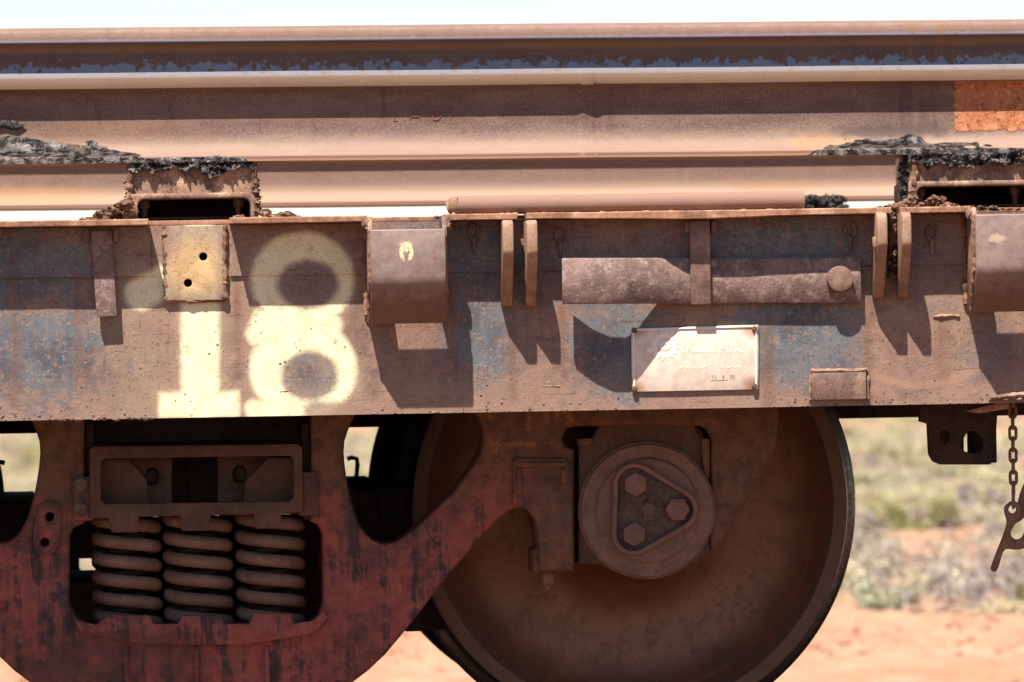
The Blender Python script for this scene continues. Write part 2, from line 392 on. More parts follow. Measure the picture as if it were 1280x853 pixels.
# doubler plates along the top of the web
obj('doubler_plate', web(XL, PX(188, 315), PZ(188, 345), zFB-.0005, -.009, -.0005, .0006), M['sill'], wagon)
obj('doubler_plate', web(PX(287, 315), XR, PZ(640, 339.5), zFB-.0005, -.005, -.0005, .0006), M['sill'], wagon)
# top flange in lengths, notched where pockets, packers and lug gaps are
FD = -.076
def flange(pa, pb, dip=None):
    xa = XL if pa is None else PX(pa, 275); xb = XR if pb is None else PX(pb, 270)
    n = max(2, int((xb-xa)/.02)); top = []; bm = bmesh.new(); rows = []
    for i in range(n+1):
        x = xa+(xb-xa)*i/n; w1 = .0012*mnoise.noise((x*9, 1, 0)); dz = 0
        if dip: 
            t = (x-xa)/(xb-xa); dz = -.005*math.exp(-((t-.45)/.2)**2)
        y0 = FD+.0015*mnoise.noise((x*14, 5, 0)); b = .002
        pts = [(y0+b, zFT+w1), (.0, zFT+.001), (.0, zFB+.0015), (y0+b, zFB+w1+dz), (y0, zFB+b+w1+dz), (y0, zFT-b+w1)]
        rows.append([bm.verts.new((x, p[0], p[1])) for p in pts])
    for a, b in zip(rows, rows[1:]):
        for k in range(6): bm.faces.new((a[k], a[(k+1) % 6], b[(k+1) % 6], b[k]))
    bm.faces.new(rows[0][::-1]); bm.faces.new(rows[-1])
    obj('top_flange', bm, M['flange'], wagon)
flange(None, 185); flange(286.5, 457); flange(553.5, 643); flange(655, 1108, True); flange(1119, 1206); flange(1306, None)
obj('deck_plate', box(XL, XR, .0006, WY-.013, zFT-.0115, zFT-.002, .001), M['flange'], wagon)
# weld patch with two drilled holes
def circ(x, y, r, n=18, rx=None): return [(x+(rx or r)*math.cos(2*math.pi*k/n), y+r*math.sin(2*math.pi*k/n)) for k in range(n)]
pp = plate([[(205, 283), (280, 282), (280, 375), (207, 376)], circ(254, 321, 5.2), circ(235, 354, 5.2)], -.011, .0105, .0012)
patch = obj('patch_plate', pp, M['sill'], wagon)
g = MG('hole_black'); parts('bolt_hole', [cyl(P(254, 321, -.0006), (0, 1, 0), .0088, .0088, .0004, 18, 0), cyl(P(235, 354, -.0006), (0, 1, 0), .0088, .0088, .0004, 18, 0)], g.done((.004, .003, .003), .95, 0, 0), patch)
for a, b, r in (((206, 284), (208, 374), .0055), ((280, 283), (281, 374), .0065), ((209, 377), (280, 376), .0042)):
    obj('weld_bead', bead(P(*a, -.006), P(*b, -.006), r), M['weld'], patch)
# hanging strap by the patch
st = obj('hanger_strap', ppoly([(113, 289), (140, 288), (146, 395), (121, 397)], -.027, .014, .002), M['barsteel'], wagon)
for x in (105, 141): obj('cleat', rect(x, 287, x+7, 303, -.022, -.009, .0015), M['brown'], st)
# stake pockets
def pocket(x0, x1, yt, yb, ybend):
    Yp = -.118; xa, xb = PX(x0, 340, -.1), PX(x1, 340, -.1); xm = (x0+x1)/2
    zt, zbn, zb = PZ(xm, yt, -.1), PZ(xm, ybend, -.1), PZ(xm, yb, -.08)
    out = [(Yp, zt)]
    for t in (0, .2, .4, .6, .8, 1):
        a = t*1.0
        out.append((Yp+.012*a*a, zbn+.012-.03*a))
    out.append((-.058, zb))
    th = .010
    inn = [(y+th, z+(.004 if i else 0)) for i, (y, z) in enumerate(out)]
    poly = [(xa, y, z) for y, z in out+inn[::-1]]
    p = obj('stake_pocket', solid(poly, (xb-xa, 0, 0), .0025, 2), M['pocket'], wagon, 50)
    for x, s in ((xa, -1), (xb, 1)):
        side = [(0, zFT-.0025), (-.085, zFT-.0025), (Yp+.014, zt+.002), (Yp+.012, zbn), (-.05, zb+.002), (0, zb+.012)]
        x0_ = x-.004 if s < 0 else x-.006
        obj('side_plate', solid([(x0_, y, z) for y, z in side], (.010, 0, 0), .002), M['lug'] if s < 0 else M['brown'], p)
    b = [bead((xa-.001, Yp+.013, zt-.002), (xa-.001, Yp+.015, zbn), .0048), bead((xa-.001, Yp+.017, zbn), (xa-.001, -.052, zb+.006), .005)]
    b.append(bead((xa-.006, -.006, zt), (xa-.006, -.006, zb+.02), .0055)); b.append(bead((xb+.006, -.006, zt), (xb+.006, -.006, zb+.02), .005))
    parts('weld_bead', b, M['weld'], p)
    for dx in (xa-.005, xb+.004):
        bm = bmesh.new(); clod_into(bm, (dx, -.082, zFB-.002), .011, (.9, 1, 1.1), 2, .5); clod_into(bm, (dx+.004, -.085, zFB-.010), .008, (.9, 1, 1.2), 2, .5)
        obj('weld_lump', bm, M['weld'], p)
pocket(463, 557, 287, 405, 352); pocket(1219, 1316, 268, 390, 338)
# hinge lugs (two pairs)
def lug(xa, xb, yt, yb, ybend, d=-.104, hole=None):
    xm = (xa+xb)/2; zt, zbn, zb = PZ(xm, yt, d), PZ(xm, ybend, d), PZ(xm, yb, -.02)
    prof = [(0, zt), (d+.016, zt), (d+.004, zt-.006), (d, zt-.02)]
    for t in (0, .33, .66, 1): prof.append((d+.010*t*t, zbn+.008-.018*t))
    prof += [(-.030, zb+.003), (-.022, zb), (0, zb)]
    X0, X1 = PX(xa, ybend, d), PX(xb, ybend, d)
    return obj('hinge_lug', solid([(X0, y, z) for y, z in prof], (X1-X0, 0, 0), .003, 2), M['lug'], wagon, 45)
lug(629, 642.5, 275, 383, 317); lug(659, 672.5, 275, 384, 317)
l3 = lug(1097, 1110, 265, 373, 307); lug(1128, 1140, 265, 373, 307)
obj('pin_end', rect(1091.5, 296, 1096, 310, -.092, -.070, .003), M['lug'], l3)
bm = join(bead(P(1114, 268, -.03), P(1116, 345, -.012), .009, .6), bead(P(1118, 270, -.012), P(1119, 335, -.008), .006, .6))
for i in range(40): clod_into(bm, P(random.uniform(1111, 1120), random.uniform(266, 345), random.uniform(-.045, -.012)), random.uniform(.002, .006), (1, 1, 1), 2, .9)
cr = obj('caked_dirt', bm, M['dirtclod'], wagon); cr['kind'] = 'stuff'
# bent latch bar in its strap, with a round boss
xs = [(703, .062), (712, .068), (725, .076), (745, .083), (765, .083), (782, .074), (800, .060), (820, .045), (840, .033), (858, .025), (875, .022), (930, .021), (1000, .022), (1076, .022)]
bm = bmesh.new(); rows = []
def lerp_tab(tab, x):
    for (a, va), (b, vb) in zip(tab, tab[1:]):
        if x <= b: 
            t = max(0, (x-a)/(b-a)); return va+(vb-va)*t
    return tab[-1][1]
for i in range(94):
    x = 703+(1076-703)*i/93; y = -lerp_tab(xs, x); c = P(x, 351+(875-x)*.003, y); h = 28.6*.00162; b = .0022; t = .011
    pr = [(y+b, c.z+h), (y+t-b, c.z+h), (y+t, c.z+h-b), (y+t, c.z-h+b), (y+t-b, c.z-h), (y+b, c.z-h), (y, c.z-h+b), (y, c.z+h-b)]
    rows.append([bm.verts.new((c.x, q[0], q[1])) for q in pr])
for a, b in zip(rows, rows[1:]):
    for k in range(8): bm.faces.new((a[k], a[(k+1) % 8], b[(k+1) % 8], b[k]))
bm.faces.new(rows[0][::-1]); bm.faces.new(rows[-1])
bar = obj('latch_bar', bm, M['barsteel'], wagon, 50)
obj('boss', cyl(P(1049, 349, -.021), (0, -1, 0), .0268, .0262, .022, 32, .002), M['brown'], bar)
obj('rivet_plate', rect(905, 330, 915, 336, -.0225, -.0215, .0005), M['barsteel'], bar)
ls = obj('latch_strap', rect(863, 276, 888, 381, -.034, -.023, .002), M['brown'], wagon)
for x in (856.5, 889): obj('cleat', rect(x, 277, x+7, 291, -.026, -.0055, .0015), M['brown'], ls)
obj('packing', rect(866, 300, 885, 322, -.0225, -.0055, .001), M['brown'], ls)
# lower block, weld scars
bl = obj('pad_block', rect(1015, 466, 1083, 500, -.014, -.0015, .002), M['brown'], wagon)
parts('weld_bead', (bead(P(1014, 464, -.006), P(1085, 463, -.006), .0045, .2), bead(P(1013, 466, -.003), P(1013, 500, -.003), .003), bead(P(1085, 466, -.003), P(1085, 500, -.003), .003)), M['lug'], bl)
parts('weld_scar', (bead(P(1166, 396, -.001), P(1199, 395, -.001), .004), bead(P(1238, 498, -.003), P(1290, 492, -.003), .006), bead(P(1236, 500, -.001), P(1290, 499, -.001), .0045),
    bead(P(676, 483, 0), P(700, 483, 0), .0011, .9), bead(P(350, 490, 0), P(366, 488, 0), .0015, .9)), M['lug'], wagon)
# lashing eyes under the flange
for x, y in ((592, 290), (700, 294), (1063, 288), (1165, 291)):
    pts = [P(x+6*math.cos(a), y+9*math.sin(a), -.012) for a in [k*math.pi/8 for k in range(16)]]
    e = join(tube(pts, .0032, 7, True), tube([P(x, y+9, -.012), P(x, y+20, -.009), P(x+1, y+28, -.007)], [.004, .0045, .003], 7))
    obj('lashing_eye', e, M['brown'], wagon)
# rust crumbs: pimples on the web and along the bottom edge
bm = bmesh.new()
for i in range(190):
    x = random.uniform(0, 1280); y = 515+(640-x)*.0177+random.gauss(-5, 7)
    if y > 514+(640-x)*.0177: y = 514+(640-x)*.0177
    if 780 < x < 955 or 195 < x < 460: continue
    clod_into(bm, P(x, y, -.0002), random.uniform(.0010, .0026), (1.2, .7, 1), 1, .5)
for i in range(110):
    x = random.uniform(0, 1280); y = random.uniform(395, 505)
    if 780 < x < 955 and y < 495: continue
    clod_into(bm, P(x, y, -.0002), random.uniform(.0009, .0021), (1.2, .7, 1), 1, .5)
for i in range(60):
    x = random.uniform(55, 190); clod_into(bm, P(x, 524.5+(20-x)*.004+random.uniform(-2, 1), .002), random.uniform(.002, .005), (1.6, .8, .8), 1, .6)
cr = obj('rust_crumbs', bm, M['brown'], wagon); cr['kind'] = 'stuff'
# data plate
def plate_mat():
    g = MG('etched_data_plate'); n = g.noise(60, 5, .6); n3 = g.noise(420, 3, .6)
    c = g.mix(g.sm(.35, .7, n), (.80, .69, .59), (.70, .57, .48))
    edge = None
    for (px, py) in ((793, 411), (793, 486), (943, 411), (943, 484)):
        e = g.sm(1.0, .2, g.ell(px, py, 22, 18, Y=-.006)); edge = e if edge is None else g.mx(edge, e)
    c = g.mix(edge*.75, c, (.46, .27, .16)); c = g.mix(g.sm(.6, .75, n3)*.3, c, (.5, .38, .3))
    g.bump(n3, .2, .001); return g.done(c, .45, .0, .5)
M['plate'] = plate_mat()
g = MG('plate_print'); M['print'] = g.done(g.mix(g.sm(.35, .65, g.noise(200, 4, .7)), (.84, .74, .65), (.90, .82, .73)), .5)
g = MG('plate_stamp'); M['stamp'] = g.done(g.mix(g.sm(.4, .6, g.noise(300, 3, .7)), (.34, .24, .14), (.55, .42, .3)), .6)
dp = obj('data_plate', ppoly([(789, 411), (948, 406), (948, 487), (790, 490)], -.006, .0042, .0008), M['plate'], wagon)
dp['label'] = 'pale etched data plate with gear emblem and 11 9 70'
for x, y in ((793, 413), (793, 486), (943, 411), (943, 483)): obj('screw', cyl(P(x, y, -.0062), (0, -1, 0), .0062, .0050, .005, 14, .001), M['bolt'], dp)
fr = []
for a, b in (((792, 412.5), (946, 408.5)), ((792, 414), (793, 488)), ((945, 409), (945.5, 486))):
    A, B = P(*a, -.0063), P(*b, -.0063); fr.append(tube([A, B], .0022, 6))
parts('rim', fr, M['print'], dp)
# gear emblem
bm = bmesh.new(); gc = (831, 433)
def gearloop(r0, r1, n): 
    out = []
    for k in range(n*4):
        r = r1 if k % 4 in (1, 2) else r0; a = 2*math.pi*k/(n*4); out.append((gc[0]+r*math.cos(a), gc[1]+r*math.sin(a)))
    return out
obj('emblem', plate([gearloop(15, 18, 16), circ(gc[0], gc[1], 10.5, 24)], -.0065, .0006, .0001), M['print'], dp)
parts('emblem_hub', (plate([circ(gc[0], gc[1], 6, 18), circ(gc[0], gc[1], 2.6, 12)], -.0065, .0006, .0001), ppoly([(808, 436), (822, 434), (822, 439), (809, 441)], -.0068, .0008, 0)), M['print'], dp)
# worn-off lettering: only broken strokes are left
bm = bmesh.new(); rnd = random.Random(5)
def strokes(x0, x1, yb, h, wd):
    x = x0
    while x < x1:
        if rnd.random() < .8:
            hh = h*rnd.choice((.6, .65, 1.0)); solid_into(bm, [P(x, yb, -.0066), P(x+wd, yb, -.0066), P(x+wd, yb-hh, -.0066), P(x, yb-hh, -.0066)], (0, .0005, 0))
            if rnd.random() < .7:
                yy = yb-rnd.choice((0, .5, .95))*hh*.9; solid_into(bm, [P(x+wd, yy, -.0066), P(x+wd*2.6, yy, -.0066), P(x+wd*2.6, yy-1.2, -.0066), P(x+wd, yy-1.2, -.0066)], (0, .0005, 0))
        x += wd*rnd.uniform(1.9, 3.2)
strokes(852, 928, 441, 8.5, 2.0); strokes(850, 880, 461, 4, 1.2); strokes(900, 930, 460, 4, 1.2)
wl = obj('worn_lettering', bm, M['print'], dp); wl['kind'] = 'stuff'
def text_mesh(txt, px, py, hpx, Y, depth=.0006):
    cu = bpy.data.curves.new('t', 'FONT'); cu.body = txt; cu.size = hpx*.00162*1.38; cu.extrude = depth/2
    o = bpy.data.objects.new('t', cu); COL.objects.link(o)
    me = bpy.data.meshes.new_from_object(o.evaluated_get(bpy.context.evaluated_depsgraph_get()))
    bpy.data.objects.remove(o); p = P(px, py, Y)
    me.transform(Matrix.Translation(p) @ Matrix.Rotation(-.02, 4, 'Y') @ Matrix.Rotation(math.pi/2, 4, 'X')); return me
for t, x in (('11', 889.5), ('9', 902.5), ('70', 912)): obj('lettering', text_mesh(t, x, 474, 5, -.0064), M['stamp'], dp)
obj('scratch', ppoly([(888, 475.6), (910, 474.6), (910, 475.8), (888, 476.4)], -.0064, .0004, 0), M['stamp'], dp)
# underframe
zc = PZ(640, 531, 1.2)
obj('centre_sill', box(XL, XR, 1.2, 1.8, zc, zFT-.013, .004), M['dark'], wagon)
for x in (245, 1195, -760): obj('cross_bearer', box(PX(x, 500, .4)-.11, PX(x, 500, .4)+.11, .02, WY-.02, zSB+.015, zFT-.013, .003), M['dark'], wagon)
jb = plate([[(1150, 495), (1249, 492), (1243, 574), (1238, 581), (1176, 581), (1167, 577), (1162, 568), (1160, 530), (1150, 527)], circ(1181, 546, 9, 16, 6), curve_smooth([(1201, 566), (1204, 548), (1212, 538), (1222, 540), (1229, 550), (1230, 566)], 2)], .22, .03, .003)
jk = obj('jacking_bracket', jb, M['dark'], wagon)
parts('bracket_back', (rect(1186, 528, 1205, 579, .255, .40, .003), rect(1186, 500, 1244, 527, .255, .4, .003), rect(1186, 573, 1238, 580, .255, .36, .003), rect(1213, 528, 1246, 579, .36, .41, .003)), M['dark'], jk)
obj('toe_plate', ppoly([(1212, 513), (1245, 504), (1262, 503), (1262, 511), (1225, 517)], .02, .09, .002), M['flange'], wagon)

# ------------------------------------------------------------------ cargo: rails on packers
def rail_material(name, near):
    g = MG(name); n1 = g.noise(6, 5, .6); n2 = g.noise(50, 5, .65); n3 = g.noise(260, 3, .65)
    pur, tan, dust, org, drk = (.23, .155, .14), (.285, .205, .17), (.58, .385, .25), (.42, .22, .09), (.125, .08, .07)
    c = g.mix(g.sm(.35, .65, g.noise(1, 4, .6, st=(9, 9, 30))), pur, tan)
    c = g.mix(g.sm(.52, .66, n3)*.6, c, (.37, .26, .20)); c = g.mix(g.sm(.47, .33, n3)*.6, c, drk); c = g.mix(g.sm(.56, .68, g.noise(85, 5, .8))*.4, c, drk)
    c = g.mix(g.sm(.58, .7, g.noise(1, 4, .6, st=(22, 10, 3)))*.35, c, drk)
    return g, c, n1, n2, n3
RH = .1857; YA, YB, YC = .078, 1.20, 2.90
PROF = [(-.076, .0), (-.0762, .002), (-.0762, .0095), (-.0745, .0115), (-.045, .0185), (-.030, .0235), (-.020, .031), (-.0135, .042), (-.0103, .058), (-.0090, .085), (-.0088, .112), (-.0098, .130), (-.0135, .141), (-.020, .1455), (-.035, .1492),
        (-.0378, .1518), (-.0381, .156), (-.0372, .1715), (-.0325, .1785), (-.026, .1825), (-.014, .1850), (0, .1857)]
PROF = PROF+[(-y, z) for y, z in PROF[-2::-1]]
RT = -.0042   # the rails hang a touch off parallel with the sill
def rail(Yc, zbase, x0=-3.1, x1=3.4, weld=None, prof=PROF):
    bm = bmesh.new(); rows = []; n = int((x1-x0)/.03); xs_ = [x0+(x1-x0)*i/n for i in range(n+1)]
    if weld is not None: xs_ = sorted(xs_+[weld+d for d in (-.022, -.016, -.012, -.006, 0, .006, .012, .016, .022)])
    for x in xs_:
        k = 0
        if weld is not None: k = .0022*max(0, 1-(abs(x-weld)/.017)**4) if abs(x-weld) < .017 else 0
        dz = RT*x+.0007*mnoise.noise((x*3, Yc, 0))
        rows.append([bm.verts.new((x, Yc+y+(k if y > 0 else -k), zbase+z+dz-(k*.8 if .14 < z < .152 else 0))) for y, z in prof])
    m = len(prof)
    for a, b in zip(rows, rows[1:]):
        for j in range(m): bm.faces.new((a[j], a[(j+1) % m], b[(j+1) % m], b[j]))
    bm.faces.new(rows[0][::-1]); bm.faces.new(rows[-1]); return bm
zA = PZ(640, 198.2, YA-.076); zB = PZ(640, 29.3, YB-.02)-RH; zC = PZ(640, 254.5, YC-.076)
g, c, n1, n2, n3 = rail_material('rusty_rail_near', True)
h = g.z-zA-g.x*RT
c = g.mix(g.sm(.075, .03, h+(n2-.5)*.02)*.65, c, (.42, .31, .245))                       # dust settled low on the web
c = g.mix(g.sm(.0135, .011, h)*.8, c, (.33, .21, .175)); c = g.mix(g.sm(.005, .003, h)*.7, c, (.52, .36, .24))
c = g.mix(g.sm(.147, .150, h)*.8, c, g.mix(n2, (.23, .15, .10), (.28, .19, .135))); 
c = g.mix(g.sm(.171, .176, h)*g.sm(.25, .5, n2)*.8, c, (.255, .25, .275))  # bluish sky sheen on the head's upper corner, painted into the colour
rs = g.sm(1.1, .35, g.ell(130, 163, 190, 20)+(g.noise(24, 5, .7)-.5)*2.2); c = g.mix(rs*.3, c, (.34, .20, .12))
rs = g.sm(1.1, .35, g.ell(1030, 178, 60, 16)+(g.noise(24, 5, .7)-.5)*1.4); c = g.mix(rs*.4, c, (.46, .28, .15))
gs = g.sm(1.15, .3, g.ell(1130, 163, 110, 12)+(g.noise(30, 5, .7)-.5)*1.8); c = g.mix(gs*.8, c, (.15, .11, .10))
# orange paint at the right
ox = PX(1199, 140); pm = g.sm(-.001, .001, g.x-ox+(g.noise(50, 5, .75)-.5)*.022)*g.sm(.045, .052, h+(n2-.5)*.02)*g.sm(.151, .148, h)
oc = g.mix(g.sm(.35, .65, n2), (.50, .215, .105), (.56, .30, .175)); oc = g.mix(g.sm(.53, .62, g.noise(95, 5, .75))*.75, oc, (.2, .08, .045))
oc = g.mix(g.sm(.60, .68, g.noise(70, 3, .6, st=(1.6, 1, .8)))*.6, oc, (.74, .5, .32)); c = g.mix(pm, c, oc)
g.bump(n2*.5+n3*.5, .45, .002); g.bump(pm*g.noise(120, 4, .75), .8, .004)
M['railA'] = g.done(c, g.sm(.2, .9, n2)*.2+.68, 0, .2)
g, c, n1, n2, n3 = rail_material('rusty_rail_upper', False)
h = g.z-zB-g.x*RT
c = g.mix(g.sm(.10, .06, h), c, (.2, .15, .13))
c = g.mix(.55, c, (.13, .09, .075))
fl = g.sm(.50, .53, g.noise(42, 5, .72)+(.099-h)*8.0)*g.sm(.127, .11, h); c = g.mix(fl*.95, c, (.25, .29, .37))
c = g.mix(g.sm(.124, .134, h)*g.sm(.147, .144, h)*.6, c, (.34, .20, .105))
c = g.mix(g.sm(.149, .151, h), c, g.mix(g.sm(.3, .7, n2*.5+n1*.5), (.33, .22, .18), (.28, .185, .145)))
c = g.mix(g.sm(.160, .153, h+(n2-.5)*.012)*g.sm(.149, .151, h)*.8, c, (.33, .33, .39))
for px, w_ in ((1137, 4), (1170, 3), (1176, 2), (1191, 3)):
    c = g.mix(g.sm(w_*.0019, w_*.0009, g.m('ABSOLUTE', g.x-PX(px, 60, YB)))*g.sm(.09, .12, h)*.4, c, (.34, .18, .07))
g.bump(n2*.5+n3*.5, .4, .002); M['railB'] = g.done(c, g.sm(.2, .9, n2)*.25+.55, 0, .3)
g, c, n1, n2, n3 = rail_material('rusty_rail_far', False)
h = g.z-zC-g.x*RT
c = g.mix(.5, c, (.33, .235, .185)); c = g.mix(g.sm(.07, .025, h)*.85, c, (.43, .315, .24)); c = g.mix(g.sm(.012, .010, h)*.8, c, (.34, .22, .18))
rs = g.sm(1.1, .3, g.ell(30, 243, 120, 14, Y=YC)+(g.noise(20, 5, .7)-.5)*1.8); c = g.mix(rs*.5, c, (.46, .28, .15))
rs = g.sm(1.1, .3, g.ell(970, 232, 70, 9, Y=YC)+(g.noise(24, 5, .7)-.5)*1.6); c = g.mix(rs*.4, c, (.40, .24, .13))
g.bump(n2*.5+n3*.5, .4, .002); M['railC'] = g.done(c, .8, 0, .2)
railA = thing('cargo_rail', 'dusty rail nearest the camera with tarry grease and orange paint end', 'rail', (0, YA, zA), 'rails loaded on the wagon')
railB = thing('cargo_rail', 'topmost rail with blue flakes on its shaded web, against the sky', 'rail', (0, YB, zB), 'rails loaded on the wagon')
railC = thing('cargo_rail', 'far rail seen low between the packers under the near rail', 'rail', (0, YC, zC), 'rails loaded on the wagon')
obj('rail_section', rail(YA, zA, weld=PX(736, 110, 0)), M['railA'], railA, 40)
PROFB = [((y*1.035 if z > .147 else y*.75 if .08 < z < .142 else y), z) for y, z in PROF]
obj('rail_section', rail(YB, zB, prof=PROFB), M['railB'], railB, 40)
obj('rail_section', rail(YC, zC), M['railC'], railC, 40)
g = MG('red_chalk'); M['chalk'] = g.done(g.mix(g.sm(.4, .6, g.noise(300, 3, .7)), (.45, .17, .10), (.30, .18, .14)), .9)
ch = [tube([P(a[0], a[1], .0678) for a in s], .0007, 5) for s in (((494, 136), (492, 151), (497, 151)), ((512, 150), (519, 138), (526, 151)), ((515, 146), (524, 146)), ((541, 150), (541, 138), (548, 139), (551, 145), (548, 150), (541, 150)), ((558, 138), (568, 137)), ((563, 137), (563, 149)))]
parts('chalk_mark', ch, M['chalk'], railA)

# grease clinging to the near rail: a lumpy skin over foot and lower web
def prof_at(s, path):
    for (a, b) in zip(path, path[1:]):
        L = math.dist(a, b)
        if s <= L: 
            t = s/L; return (a[0]+(b[0]-a[0])*t, a[1]+(b[1]-a[1])*t), ((b[1]-a[1])/L*-1, (b[0]-a[0])/L)
        s -= L
    a, b = path[-2], path[-1]; L = math.dist(a, b); return path[-1], ((b[1]-a[1])/L*-1, (b[0]-a[0])/L)
PATH = [(-.076, -.001), (-.0762, .0095), (-.045, .0185), (-.030, .0235), (-.020, .031), (-.0135, .042), (-.0103, .058), (-.0090, .085)]
def grease(x0, x1, hfun, tk=.0035, step=.0021, seed=0):
    nx = int((x1-x0)/step); ns = 60; Lmax = .125; bm = bmesh.new(); V = {}
    for i in range(nx+1):
        x = x0+step*i; hm = hfun(x)
        for j in range(ns+1):
            s = Lmax*j/ns; (y, z), (ny, nz) = prof_at(s, PATH)
            e = hm-z+.014*mnoise.noise((x*16+seed, z*60, 3))+.004*mnoise.noise((x*60, z*140, seed))
            if e <= -.005: continue
            k = min(1, max(0, e)/.006); t = -.0012 if e <= 0 else k*tk*(.5+.8*abs(mnoise.noise((x*60, s*90, seed)))+.7*max(0, mnoise.noise((x*110, s*190, 4+seed)))+.75*mnoise.noise((x*300, s*330, 6+seed)))+.0002
            if ny > 0 or nz < 0: ny, nz = -ny, -nz
            V[i, j] = bm.verts.new((x, YA+y-abs(ny)*t, zA+RT*x+z+abs(nz)*t))
    for i in range(nx):
        for j in range(ns):
            q = [V.get(k) for k in ((i, j), (i+1, j), (i+1, j+1), (i, j+1))]
            if all(q): bm.faces.new(q)
    return bm
def hl(x):
    px = 640+x/.00162
    return lerp_tab([(-400, .055), (-60, .05), (30, .062), (60, .046), (120, .040), (160, .024), (200, .014), (262, .010), (310, .008), (330, -.03), (1000, -.03)], px)
def hr(x):
    px = 640+x/.00162
    return lerp_tab([(985, -.03), (1005, .003), (1025, .008), (1050, .022), (1070, .033), (1120, .036), (1155, .044), (1175, .026), (1230, .016), (1300, .014), (1500, .012)], px)
g1 = obj('grease_skin', grease(PX(-120, 190), PX(335, 190), hl, .0015, seed=2), M['grease'], railA, 60)
g2 = obj('grease_skin', grease(PX(925, 190), PX(1480, 190), hr, .0018, seed=8), M['grease'], railA, 60)
# a lump of tar on the web at far left
bm = bmesh.new()
for i in range(34):
    px = random.uniform(-60, 32); clod_into(bm, P(px, 155+px*.12+random.uniform(-4, 4)*(1-max(0, px)/50), .064), random.uniform(.003, .008), (2.2, .6, .8), 2, .5)
cr = obj('tar_lump', bm, M['tar'], railA); cr['kind'] = 'stuff'

# packers under the rails
def packer(x0, x1, yt, ym, yb, label, Yf=.002, depth=.24, zt=None, near=True):
    xm = (x0+x1)/2; X0, X1 = PX(x0, ym, Yf), PX(x1, ym, Yf); Zm = PZ(xm, ym, Yf); Zb = zFT+.0015
    Zt = PZ(xm, yt, Yf) if zt is None else zt
    e = thing('rail_packer', label, 'packer', ((X0+X1)/2, Yf+depth/2, Zb), 'steel packers under the rails')
    t = .017
    bm = bmesh.new(); f = []
    ns = 40
    # upper band: slightly hollow face with an uneven surface
    up = web(X0+.006, X1-.006, Zm-.002, Zt, Yf+.012, Yf+depth, .004, .008)
    obj('cap_block', up, M['packer'], e)
    W = X1-X0; r = .012
    arch = [(X0+t, Zb), (X0+t, Zm-t*.6-r), (X0+t+r*.3, Zm-t*.6-r*.3), (X0+t+r, Zm-t*.6), (X1-t*.6-r, Zm-t*.6), (X1-t*.6-r*.3, Zm-t*.6-r*.3), (X1-t*.6, Zm-t*.6-r), (X1-t*.6, Zb)]
    poly = [(X0, Zb)]+[(X0, Zm)]+[(X1, Zm)]+[(X1, Zb)]+arch[::-1]
    obj('arch_frame', solid([(x, Yf, z) for x, z in poly], (0, depth-.01, 0), .003, 2), M['packer'], e)
    obj('back_plate', box(X0+.004, X1-.004, Yf+depth-.009, Yf+depth, Zb+.001, Zm-.004, .001), M['dark'], e)
    obj('base_plate', box(X0+t+.001, X1-t*.6-.001, Yf+.03, Yf+depth-.01, Zb, Zb+.004, .0008), M['dark'], e)
    if near:
        for fx in (.12, .87):
            bx_ = X0+W*fx; zt_ = Zm-t*.6
            b = obj('bolt', join(cyl((bx_, Yf+.07, zt_-.001), (0, 0, -1), .0115, .0115, .017, 6, .001), cyl((bx_, Yf+.07, zt_-.017), (0, 0, -1), .0065, .006, .026, 14, .001)), M['bolt'], e)
    return e, X0, X1, Zm, Zt
def zrail(x): return zA+RT*x
pk1, a0, a1, am, at_ = packer(161, 319, 203, 241.5, 278, 'arched steel packer under the near rail, left, its top crusted with grease', zt=zrail(PX(240, 200))-.0012)
pk2, b0, b1, bm2, bt_ = packer(1136, 1296, 190, 226, 262, 'arched steel packer at right under the orange painted rail end', zt=zrail(PX(1210, 200))-.0012)
def farpk(pk_x0, pk_x1, label):
    return packer(pk_x0, pk_x1, 254, 270, 280, label, YC-.1, .24, zC+RT*PX(pk_x0, 260, YC)-.0012, False)
pk3 = farpk(928, 1058, 'far packer with black tar on its end, beyond the round bar')
pk4 = farpk(165, 290, 'far packer mostly hidden behind the left packer')
for X in (-2.0, 2.2):
    e = thing('rail_stand', 'tall stand under the topmost rail, off the %s edge' % ('left' if X < 0 else 'right'), 'stand', (X, YB, zFT), 'stands for the upper rail')
    obj('post', box(X-.09, X+.09, YB-.07, YB+.07, zFT+.001, zB+RT*X-.015, .003), M['packer'], e)
    obj('saddle', box(X-.12, X+.12, YB-.11, YB+.11, zB+RT*X-.0145, zB+RT*X-.001, .003), M['packer'], e)
